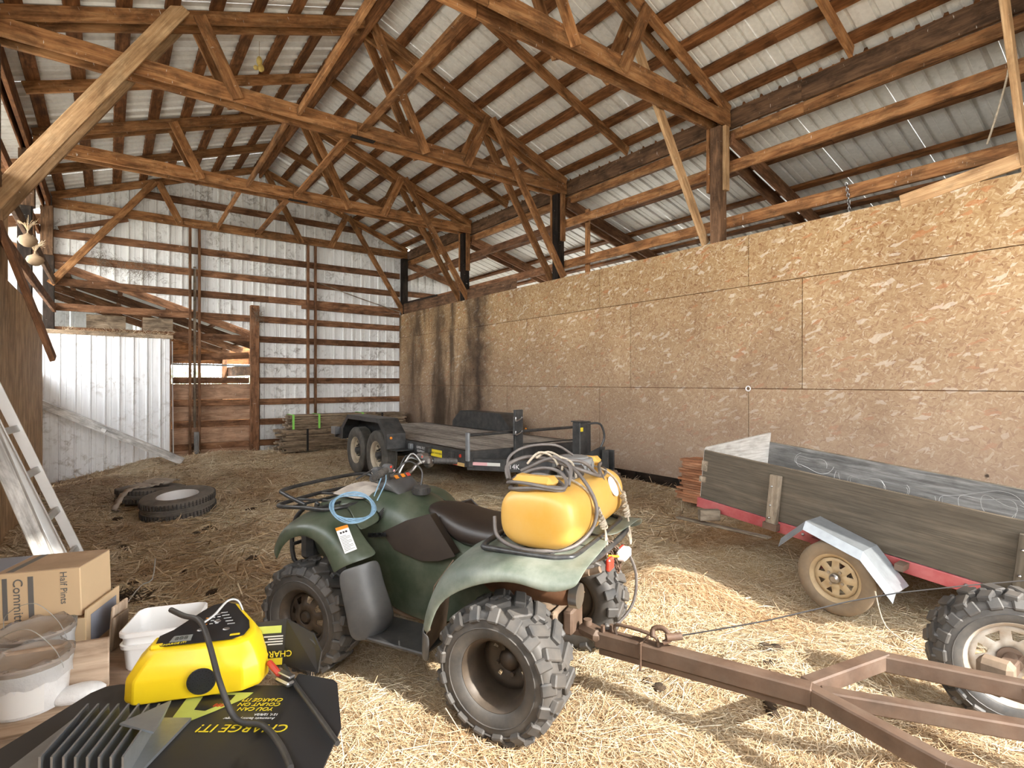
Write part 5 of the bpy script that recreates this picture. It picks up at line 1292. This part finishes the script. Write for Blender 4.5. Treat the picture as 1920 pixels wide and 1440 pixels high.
board('timber', (-.15, 4.34, -.02), (-.755, 4.36, 1.9), .075, .10, W_WPAINT, pb, (1, 0, .36))
obj('hinge_plate', MB().box((0, -.062, 0), (.16, .004, .05)), ALU, pb, M=frame((-.405, 4.348, .80), (-.455, 4.349, .96), (1, 0, .36))[0])
wbm = thing('white_beam', 'white painted box beam slanting down across the white metal panel', 'beam', (0, 0, 0))
A, B_ = Vector((-.98, 12.60, 1.20)), Vector((1.12, 11.95, .06))
M, L = frame(A, B_); b = MB().box((0, .045, 0), (L, .006, .13)).box((0, 0, .062), (L, .09, .006)).box((0, 0, -.062), (L, .09, .006)).box((0, -.045, 0), (L, .006, .13))
obj('casing', b, W_WPAINT, wbm, M=M); obj('end_block', MB().box((L/2-.06, 0, 0), (.1, .08, .116)), W_RED, wbm, M=M, label='red painted end')
obj('bracket', MB().box((-.15, -.05, -.01), (.09, .012, .07), None, .004), STEEL, wbm, M=M)

# ------------------------------------------------------------------ bench corner at the lower left (frame: x right, y away from the camera)
cY, sY = math.cos(YAW), math.sin(YAW)
def W(l, d, z=0): return Vector((l*cY+d*sY, -l*sY+d*cY, z))
RB = -YAW
bn = thing('plywood_bench', 'low brown plywood bench top at the lower left', 'bench', (0, 0, 0), RB)
obj('bench_top', MB().prism([(-1.8, 1.25), (-.62, .80), (-.58, 1.28), (-1.13, 2.24), (-2.35, 2.40)], .02, Matrix.Translation((0, 0, .48))), W_BENCH, bn)
for x, y in ((-1.75, 1.35), (-2.2, 2.2), (-1.25, 2.15), (-.75, .92)): board('leg', (x, y, -.05), (x, y, .48), .07, .07, W_OLD, bn, (0, 1, 0))
# plywood tray holding the buckets
ty = thing('plywood_tray', 'shallow plywood tray with the wrapped buckets standing in it', 'tray', W(-1.513, 1.606, .5), RB+.40)
for n_, c, d in (('side_board', (-.42, .07, .06), (.018, .34, .12)), ('back_board', (-.11, .235, .085), (.62, .016, .17)), ('front_board', (-.16, -.10, .03), (.50, .018, .06)), ('bottom_board', (-.11, .07, .008), (.6, .34, .012))):
    obj(n_, MB().box(c, d, None, .002), W_CRATE, ty)
def bucket(l, d, lab, r=.108, hh=.15):
    t = thing('paint_bucket', lab, 'bucket', W(l, d, .515), RB, group='wrapped buckets in the tray')
    M = Matrix.Rotation(-PI/2, 4, 'Y')
    obj('pail', MB().lathe([(0, 0), (0, r*.9), (.004, r*.92), (hh*.55, r*.97), (hh, r), (hh+.004, r*.96)], 32, M), CREASE, t, .7)
    obj('lid', MB().lathe([(hh-.012, r*1.0), (hh+.002, r*1.03), (hh+.008, r*1.0), (hh-.003, r*.88), (hh-.006, 0)], 32, M), BRASSTOP, t, .7)
    w_ = MB(); k_ = 40
    secs = []
    for x, rr in ((hh*.62, 1.02), (hh*.86, 1.05), (hh+.012, 1.075), (hh+.016, .95), (hh+.004, .8)):
        secs.append([(rr*r*(1+.035*math.sin(7*a+x*60)+.02*math.sin(17*a))*math.cos(a), rr*r*(1+.035*math.sin(7*a+x*60)+.02*math.sin(17*a))*math.sin(a), x+.006*math.sin(9*a)) for a in np.linspace(0, 2*PI, k_+1)[:-1]])
    obj('plastic_wrap', w_.loft(secs, cu=True), GLASS, t, 1.2)
    obj('wire_handle', MB().tube([(-r*1.03, 0, hh*.85), (-r*.9, -.02, hh+.05), (-.02, -.05, hh+.105), (.05, -.05, hh+.115), (r*.92, -.02, hh+.04), (r*1.03, 0, hh*.8)], .0013, 5, 5), WIREG, t, .9)
    s = []
    for x in (hh*.08, hh*.75): s.append([(x_, y_, x) for x_, y_ in [(r*.975*math.cos(a), r*.975*math.sin(a)) for a in np.linspace(-2.7, -.5, 12)]])
    obj('label_band', MB().loft(s), PAPER, t, 1)
    return t
bucket(-1.58, 1.765, 'round white bucket wrapped in clear film, nearest of two in the tray'); bucket(-1.735, 1.965, 'round white bucket wrapped in clear film, behind the nearer one')
tag(obj('bubble_wrap', MB().sphere((0, 0, 0), .06, 14, 9, (1.3, .7, .5)), CREASE, None, 1.2, Matrix.Translation(W(-1.45, 1.80, .53))), 'crumpled clear wrap lying in the plywood tray', 'wrap')
# cardboard boxes
def carton(name, lab, l, d, z, rz, Wd, Dp, Hh, tilt=0.0, lid=True):
    t = thing(name, lab, 'box', W(l, d, z), rot=(0, tilt, rz))
    b = MB().box((0, 0, Hh/2), (Wd, Dp, Hh), None, .003); obj('carton_body', b, CARD, t); return t
bx = carton('cardboard_box', 'tan cardboard box printed with blue bands, standing on the blue printed one', -1.985, 2.165, .645, RB+.22, .56, .23, .19, tilt=-.03)
def dec(t, x0, x1, z0, z1, m, y, name='printed_band', face='f', Hh=0):
    if face == 'f': b = MB().box(((x0+x1)/2, y, (z0+z1)/2), (x1-x0, .0012, z1-z0))
    elif face == 't': b = MB().box(((x0+x1)/2, (z0+z1)/2, y), (x1-x0, z1-z0, .0012))
    else: b = MB().box((y, (x0+x1)/2, (z0+z1)/2), (.0012, x1-x0, z1-z0))
    return obj(name, b, m, t)
dec(bx, -.27, .008, .012, .172, PRBLUE, -.1155); dec(bx, .020, .036, .012, .172, PRGREY, -.1155); dec(bx, .104, .122, .012, .172, PRGREY, -.1155)
def vtext(t, s, x, z, y, size, m, ax='LEFT'): return text(t, s, basis((0, 0, -1), (1, 0, 0), Vector((x, y, z))), size, m, ax=ax, ex=.0008)
vtext(bx, 'Committee', .070, .168, -.116, .046, PRGREY); vtext(bx, 'Half Pints', .222, .180, -.116, .033, PRGREY)
obj('lid_flap', MB().box((0, 0, .1915), (.56, .23, .003)), CARDTOP, bx); dec(bx, -.24, .0, -.11, .11, PRBLUE, .1938, face='t'); dec(bx, .03, .055, -.11, .11, PRGREY, .1938, face='t')
b2 = thing('cardboard_box', 'open cardboard box with blue grey print, underneath the tan box', 'box', W(-1.985, 2.165, .5), RB+.22)
for c, d in (((0, -.13, .075), (.60, .006, .15)), ((0, .13, .075), (.60, .006, .15)), ((.30, 0, .09), (.006, .26, .18)), ((-.30, 0, .075), (.006, .26, .15)), ((0, 0, .004), (.60, .26, .006))): obj('side_wall', MB().box(c, d), CARD, b2)
dec(b2, -.29, .255, .015, .125, PRBLUE, -.1345); dec(b2, -.10, .10, .03, .15, PRBLUE, .3045, face='s')
obj('packing', MB().box((0, 0, .085), (.58, .24, .12)), CARDD, b2)
b3 = thing('wooden_block_stack', 'scrap plywood pieces standing behind the cardboard boxes', 'scrap wood', W(-1.66, 2.20, .5), RB+.22)
for k in range(3): board('scrap_piece', (.02+.02*k, .05-.04*k, .0), (.025+.02*k, .06-.04*k, .13+.03*(k % 2)), .12, .012, W_CRATE, b3, (0, 1, 0))
# white container
wc = thing('white_container', 'white plastic square tub without a lid on the bench', 'tub', W(-1.36, 2.12, .5), RB+.30)
def rr_sec(hx, hy, r, z, n=5):
    out = []
    for cx, cy, a0 in ((hx-r, hy-r, 0), (-hx+r, hy-r, PI/2), (-hx+r, -hy+r, PI), (hx-r, -hy+r, 1.5*PI)):
        for k in range(n+1): a = a0+k*PI/2/n; out.append((cx+r*math.cos(a), cy+r*math.sin(a), z))
    return out
secs = [rr_sec(.105, .105, .03, .0), rr_sec(.118, .118, .035, .13), rr_sec(.125, .125, .035, .13), rr_sec(.125, .125, .035, .145), rr_sec(.119, .119, .035, .147), rr_sec(.108, .108, .03, .006)]
obj('tub_body', MB().loft(secs, cu=True, caps=True), WHITEP, wc, .6)
obj('rim_band', MB().loft([rr_sec(.113, .113, .033, .085), rr_sec(.122, .122, .034, .085), rr_sec(.124, .124, .034, .10), rr_sec(.116, .116, .033, .10)], cu=True), WHITEP, wc, .6)
# black printed carton with spread flaps
bc = thing('charger_carton', 'black printed carton with spread flaps under the yellow battery charger', 'carton', W(-.63, 1.12, 0), RB)
obj('carton_body', MB().box((0, -.02, .685), (.34, .26, .36)), BLKCARD, bc)
def flap(pts, z=.868, name='flap', th=.004): return obj(name, MB().prism(pts, th, Matrix.Translation((0, 0, z))), BLKCARD, bc)
flap([(-.19, -.20), (-.16, .11), (-.275, .125), (-.30, .115), (-.315, .09), (-.36, -.20)]); flap([(.12, -.20), (.12, .17), (.21, .145), (.225, .13), (.285, -.03), (.29, -.20)])
obj('top_panel', MB().box((-.02, -.03, .869), (.34, .30, .006)), BLKCARD, bc)
# printed top (upside down for the viewer)
zt = .8735
def flat(x, y, s, size, m, rot=PI, sh=.15): return text(bc, s, Matrix.Translation((x, y, zt+.0002)) @ Matrix.Rotation(rot, 4, 'Z'), size, m, ex=.0004, shear=sh)
obj('printed_picture', MB().add([(-.09, .09, zt-.0004), (-.075, -.0, zt-.0004), (-.03, -.01, zt-.0004), (.0, .02, zt-.0004), (.045, .07, zt-.0004), (.05, .09, zt-.0004)], [(0, 1, 2, 3, 4, 5)]), LIME, bc)
obj('printed_picture', MB().add([(-.055, .08, zt), (-.045, .025, zt), (-.02, .022, zt), (.015, .06, zt), (.015, .08, zt)], [(0, 1, 2, 3, 4)]), BLKSTICK, bc)
flat(.085, .045, 'YOU CAN\nCOUNT ON\nCHARGE IT!', .0165, YPRINT); flat(.085, -.004, 'Automatic Battery Charger', .0095, WPRINT, sh=0); flat(.115, .009, '12V, 12/8/2A', .0095, WPRINT, sh=0); flat(.09, -.035, 'CHARGE IT!', .034, YPRINT); flat(-.0, .042, '888', .016, REDL); flat(-.13, -.045, '12V', .010, WPRINT)
# upright back flap with picture
bf = [(.005, .21, .868), (.135, .235, .868), (.135, .255, .962), (.09, .25, .972), (.005, .235, .985)]
ub = MB().add([(-.06, .195, .868), (.065, .215, .868), (.065, .235, .975), (-.06, .215, .965)], [(0, 1, 2, 3)]); obj('back_flap', ub, BLKCARD, bc, solid=.004)
obj('back_flap', MB().add([(.065, .215, .868), (.17, .16, .88), (.175, .17, .925), (.145, .20, .955), (.065, .235, .975)], [(0, 1, 2, 3, 4)]), BLKCARD, bc, solid=.004)
def upq(x0, x1, z0, z1, m, o=.004):
    f = lambda x, z: (x-.035, .20+.015*(x-.005)/.095+.02*(z-.868)/.107-o, z); return obj('printed_band', MB().add([f(x0, z0), f(x1, z0), f(x1, z1), f(x0, z1)], [(0, 1, 2, 3)]), m, bc)
upq(.01, .097, .872, .888, YPRINT); upq(.03, .09, .945, .962, LIME)
for k in range(4): upq(.06-.01*(k % 2), .095, .918+.006*k, .921+.006*k, WPRINT)
text(bc, 'CHARGE IT!', basis((-1, -.15, 0), (0, -.18, -1), Vector((.037, .196, .905))), .020, YPRINT, ax='CENTER')
# battery charger
ch = thing('battery_charger', 'bright yellow battery charger with black control panel', 'battery charger', W(-.725, 1.255, .878), RB+.33)
def csec(pts, z): return [(x, y, z) for x, y in pts]
base = [(-.135, -.055), (-.115, -.075), (.10, -.088), (.135, -.07), (.148, -.03), (.14, .02), (.10, .10), (.075, .155), (.045, .175), (-.0, .165), (-.03, .13), (-.10, .02), (-.135, -.01)]
def scl(k, dx=0, dy=0): return [(x*k+dx, y*k+dy) for x, y in base]
def ctop(k, z0, sl): return [(x*k, y*k+.004, z0+sl*(y*k)) for x, y in base]
secs = [csec(scl(.97), 0), csec(scl(1.0), .006), csec(scl(.985), .046), csec(scl(.97), .053), [(x+.004, y, z) for x, y, z in ctop(.88, .082, .10)], [(x+.008, y, z) for x, y, z in ctop(.75, .106, .12)], [(x+.008, y, z) for x, y, z in ctop(.68, .109, .12)]]
obj('housing', MB().loft(secs, cu=True, caps=True), CHY, ch, .5, bev=.004)
pz = lambda x, y: .1125+.12*y
def panel_poly(pts, m, name, dz=0.0, th=.0015): 
    n = len(pts); vs = [(x, y, pz(x, y)+dz) for x, y in pts]+[(x, y, pz(x, y)+dz+th) for x, y in pts]
    return obj(name, MB().add(vs, [tuple(range(n)), tuple(range(n, 2*n))]+[(i, (i+1) % n, n+(i+1) % n, n+i) for i in range(n)]), m, ch)
pp = [(x*.66+.008, y*.66+.004) for x, y in base]; panel_poly(pp, BLKSTICK, 'control_panel')
panel_poly([(-.055, -.035), (-.012, -.038), (-.012, -.015), (-.050, -.013)], LCD, 'display', .0016, .001)
Mp = lambda x, y, dz=.003: Matrix.Translation((x, y, pz(x, y)+dz)) @ Matrix.Rotation(math.atan(.12), 4, 'X')
text(ch, '888', Mp(-.033, -.026) , .018, LCDS, ex=.0003); text(ch, 'CHARGE IT!', Mp(-.045, -.045) @ Matrix.Rotation(-.0, 4, 'Z'), .0095, YPRINT, ex=.0003, shear=.15)
for i, (x, y) in enumerate(((.0, .0), (.03, .03), (.055, -.01), (.025, .065))): obj('push_button', MB().sphere((x, y, pz(x, y)+.002), .008, 12, 6, (1, .8, .35)), STEEL, ch, 1)
for i in range(9): obj('indicator', MB().box((-.012+.012*(i % 3)+.018, .022+.014*(i//3), pz(0, .022+.014*(i//3))+.0022), (.007, .0022, .001)), WPRINT if i % 3 else ORANGEL, ch)
for i in range(5): obj('panel_print', MB().box((.062-.006*i, .012+.014*i, pz(0, .012+.014*i)+.002), (.016, .002, .0008)), WPRINT, ch)
fx, fz = .018, .048
Fm = Matrix.Translation((fx, -.0855, .044)) @ Matrix.Rotation(PI/2, 4, 'Z')
obj('fan_grille', MB().lathe([(-.004, .029), (-.006, .028), (-.006, 0)], 28, Matrix.Translation((fx, -.0805, .036)) @ Matrix.Rotation(PI/2, 4, 'Z')), BLKSTICK, ch, .5)
g = MB()
for k in range(3):
    for j in range(10+6*k):
        a = 2*PI*j/(10+6*k); r = .008+.008*k; g.box((fx+r*math.cos(a), -.0868, .036+r*math.sin(a)), (.0024, .0008, .0024))
obj('grille_holes', g, DARK, ch, kind='stuff')
for x in (-.125, .125): obj('grip_facet', MB().box((x*.62, -.02, .104), (.03, .05, .012), None, .005), CHY, ch, .5)
# cables of the charger
def cab(name, pts, r, m, lab): return tag(obj(name, MB().tube([W(*p) for p in pts], r, 8, 6), m, None, .9), lab, 'cable')
cab('charger_cable', [(-0.835, 1.320, 1.012), (-0.780, 1.280, 1.015), (-0.715, 1.235, 1.022), (-0.660, 1.175, 1.0), (-0.605, 1.120, .94), (-0.560, 1.095, .885), (-0.500, 1.080, .882), (-0.440, 1.020, .885), (-0.390, 0.950, .89)], .0062, BLACKP, 'black lead draped over the yellow charger and down the carton')
cab('charger_cable', [(-0.550, 1.300, .885), (-0.480, 1.210, .882), (-0.400, 1.110, .884), (-0.330, 1.020, .886)], .0055, BLACKP, 'black lead lying on the right flap of the carton')
cab('clamp_lead', [(-.715, 1.245, 1.012), (-.70, 1.27, 1.022), (-.688, 1.305, 1.04), (-.672, 1.32, 1.035), (-.662, 1.325, 1.01)], .0028, WIREG, 'thin grey lead curling up from the charger panel')
cp = thing('battery_clamp', 'red handled battery clamp lying beside the charger', 'clamp', W(-.545, 1.25, .877), RB+1.0)
obj('handle', MB().box((0, .02, .02), (.014, .05, .014), Matrix.Rotation(.4, 4, 'X'), .005), REDL, cp, .6); obj('jaw', MB().box((0, -.03, .008), (.02, .05, .012), None, .004).box((.004, -.03, .022), (.016, .045, .006), None, .002), STEEL, cp, .6)
# finned grey metal part in front
hs = thing('finned_heat_sink', 'grey finned metal radiator part in front of the charger', 'radiator', W(-.78, 1.03, .873), RB)
for k in range(8):
    x = -.085+.0205*k
    b = MB().add([(x, .075, .0), (x, .070, .034), (x+.012, .055, .050), (x+.05, -.10, .050), (x+.05, -.10, 0)], [(0, 1, 2, 3, 4)]); obj('fin', b, GALV, hs, solid=.0035)
obj('end_plate', MB().add([(.085, .07, .046), (.045, -.02, .056), (.115, -.03, .046), (.10, .02, .040)], [(0, 1, 2, 3)]), GALV, hs, solid=.004); obj('base_plate', MB().box((0, -.01, .003), (.24, .18, .006)), GALV, hs)

# ------------------------------------------------------------------ small things
for i in range(34):
    x, y = random.uniform(-.3, 3.2), random.uniform(3.8, 9.5)
    if i < 8: x, y = random.choice(((.55, 4.6), (.75, 4.9), (.9, 5.1), (.3, 6.2), (.95, 6.3), (.1, 5.4)))[0]+random.uniform(-.2, .2), random.uniform(4.4, 6.5)
    if i > 26: x, y = random.uniform(2.2, 3.2), random.uniform(1.2, 2.0)
    r = random.uniform(.02, .055); z = hzf(x, y)
    if 3.1 < x and y > 5.4 or (.1 < x < 1.2 and 7 < y < 9): continue
    mb = MB()
    for j in range(3): mb.sphere((random.uniform(-r, r)*.8, random.uniform(-r, r)*.8, r*.3), r*random.uniform(.6, 1), 8, 5, (1, 1, .55))
    o = obj('dung_clod', mb, DUNG, None, 1, Matrix.Translation((x, y, z))); tag(o, 'small dark dung clod lying on the hay', 'dung clod', 'dung clods on the hay')
mb = MB()
for j in range(160):
    a = random.random()*6.28; r = random.uniform(0, .16); p = Vector((.05+r*math.cos(a)*1.2, 4.75+r*math.sin(a), hzf(.05, 4.75)+.01+.06*(1-r/.16)*random.random())); mb.tube([p, p+Vector((random.uniform(-.09, .09), random.uniform(-.09, .09), random.uniform(0, .05)))], .003, 4)
tag(obj('dark_litter_heap', mb, DUNG), 'small dark heap of matted litter beside the ladder foot', 'litter', kind='stuff')
tag(obj('bent_wire', MB().tube([(.10, 4.55, .05), (.18, 4.62, .13), (.25, 4.66, .15), (.27, 4.68, .29)], .004, 5, 3), WIREG, None, .9), 'bent pale wire standing up beside the ladder foot', 'wire')
tag(obj('insect_nest', MB().sphere((0, 0, 0), .06, 12, 8, (.6, .5, 1.1)).sphere((.02, 0, -.08), .05, 10, 7, (.8, .6, 1)).sphere((-.04, .01, -.09), .03, 8, 6), YELLOWNEST, None, 1.2, Matrix.Translation((1.56, 7.55, 5.72))), 'yellow foam lump hanging from a purlin near the ridge', 'foam lump')
tag(obj('nest_cord', MB().tube([(1.56, 7.55, 5.78), (1.56, 7.55, 5.98)], .004, 5), ROPE), 'short cord holding the yellow foam lump', 'cord')
tag(chain(None, [Vector((6.27, 2.46, 3.68)), Vector((6.28, 2.44, 3.5)), Vector((6.27, 2.43, 3.36))], STEEL, 11, 'wall_chain', .005, .035), 'short steel chain hanging from the girt above the right wall', 'chain')
tag(obj('hanging_twine', MB().tube([(6.25, 1.16, 4.32), (6.25, 1.19, 4.15), (6.25, 1.25, 3.9), (6.25, 1.31, 3.68)], .009, 5, 5), ROPE, None, .9), 'frayed twine hanging above the right wall near the frame edge', 'twine')
tag(obj('door_track', MB().box((3.92, 13.0, 2.28), (.02, .02, .02)), STEEL), 'small steel bracket on the back wall post', 'bracket') if False else None
mb = MB()
for j in range(420):
    y = random.uniform(10.5, 13.1); x = random.uniform(-.7, 1.0); p = Vector((x, 13.0, 2.50+random.uniform(0, .05))); q = p+Vector((random.uniform(-.12, .12), random.uniform(-.12, 0), random.uniform(-.12, .1))); mb.tube([p, q], .0022, 3)
tag(obj('hay_wisps', mb, STRAW), 'dry hay wisps hanging along the top of the white panel', 'hay', kind='stuff')
mb = MB()
for j in range(500):
    c = random.choice(((.35, 13.0, 3.80, .35), (.55, 13.0, 3.75, .3), (-.1, 13.05, 3.9, .15), (2.65, 12.98, 3.0, .12)))
    p = Vector((c[0]+random.gauss(0, c[3]*.6), c[1], c[2]+random.gauss(0, .09))); q = p+Vector((random.uniform(-.1, .1), random.uniform(-.05, .0), random.uniform(-.1, .1))); mb.tube([p, (p+q)/2+Vector((0, -.02, .02)), q], .002, 3)
tag(obj('cobweb_wisps', mb, W_STAKE), 'dusty cobwebs and stalks hanging on the back wall girts', 'cobwebs', kind='stuff')
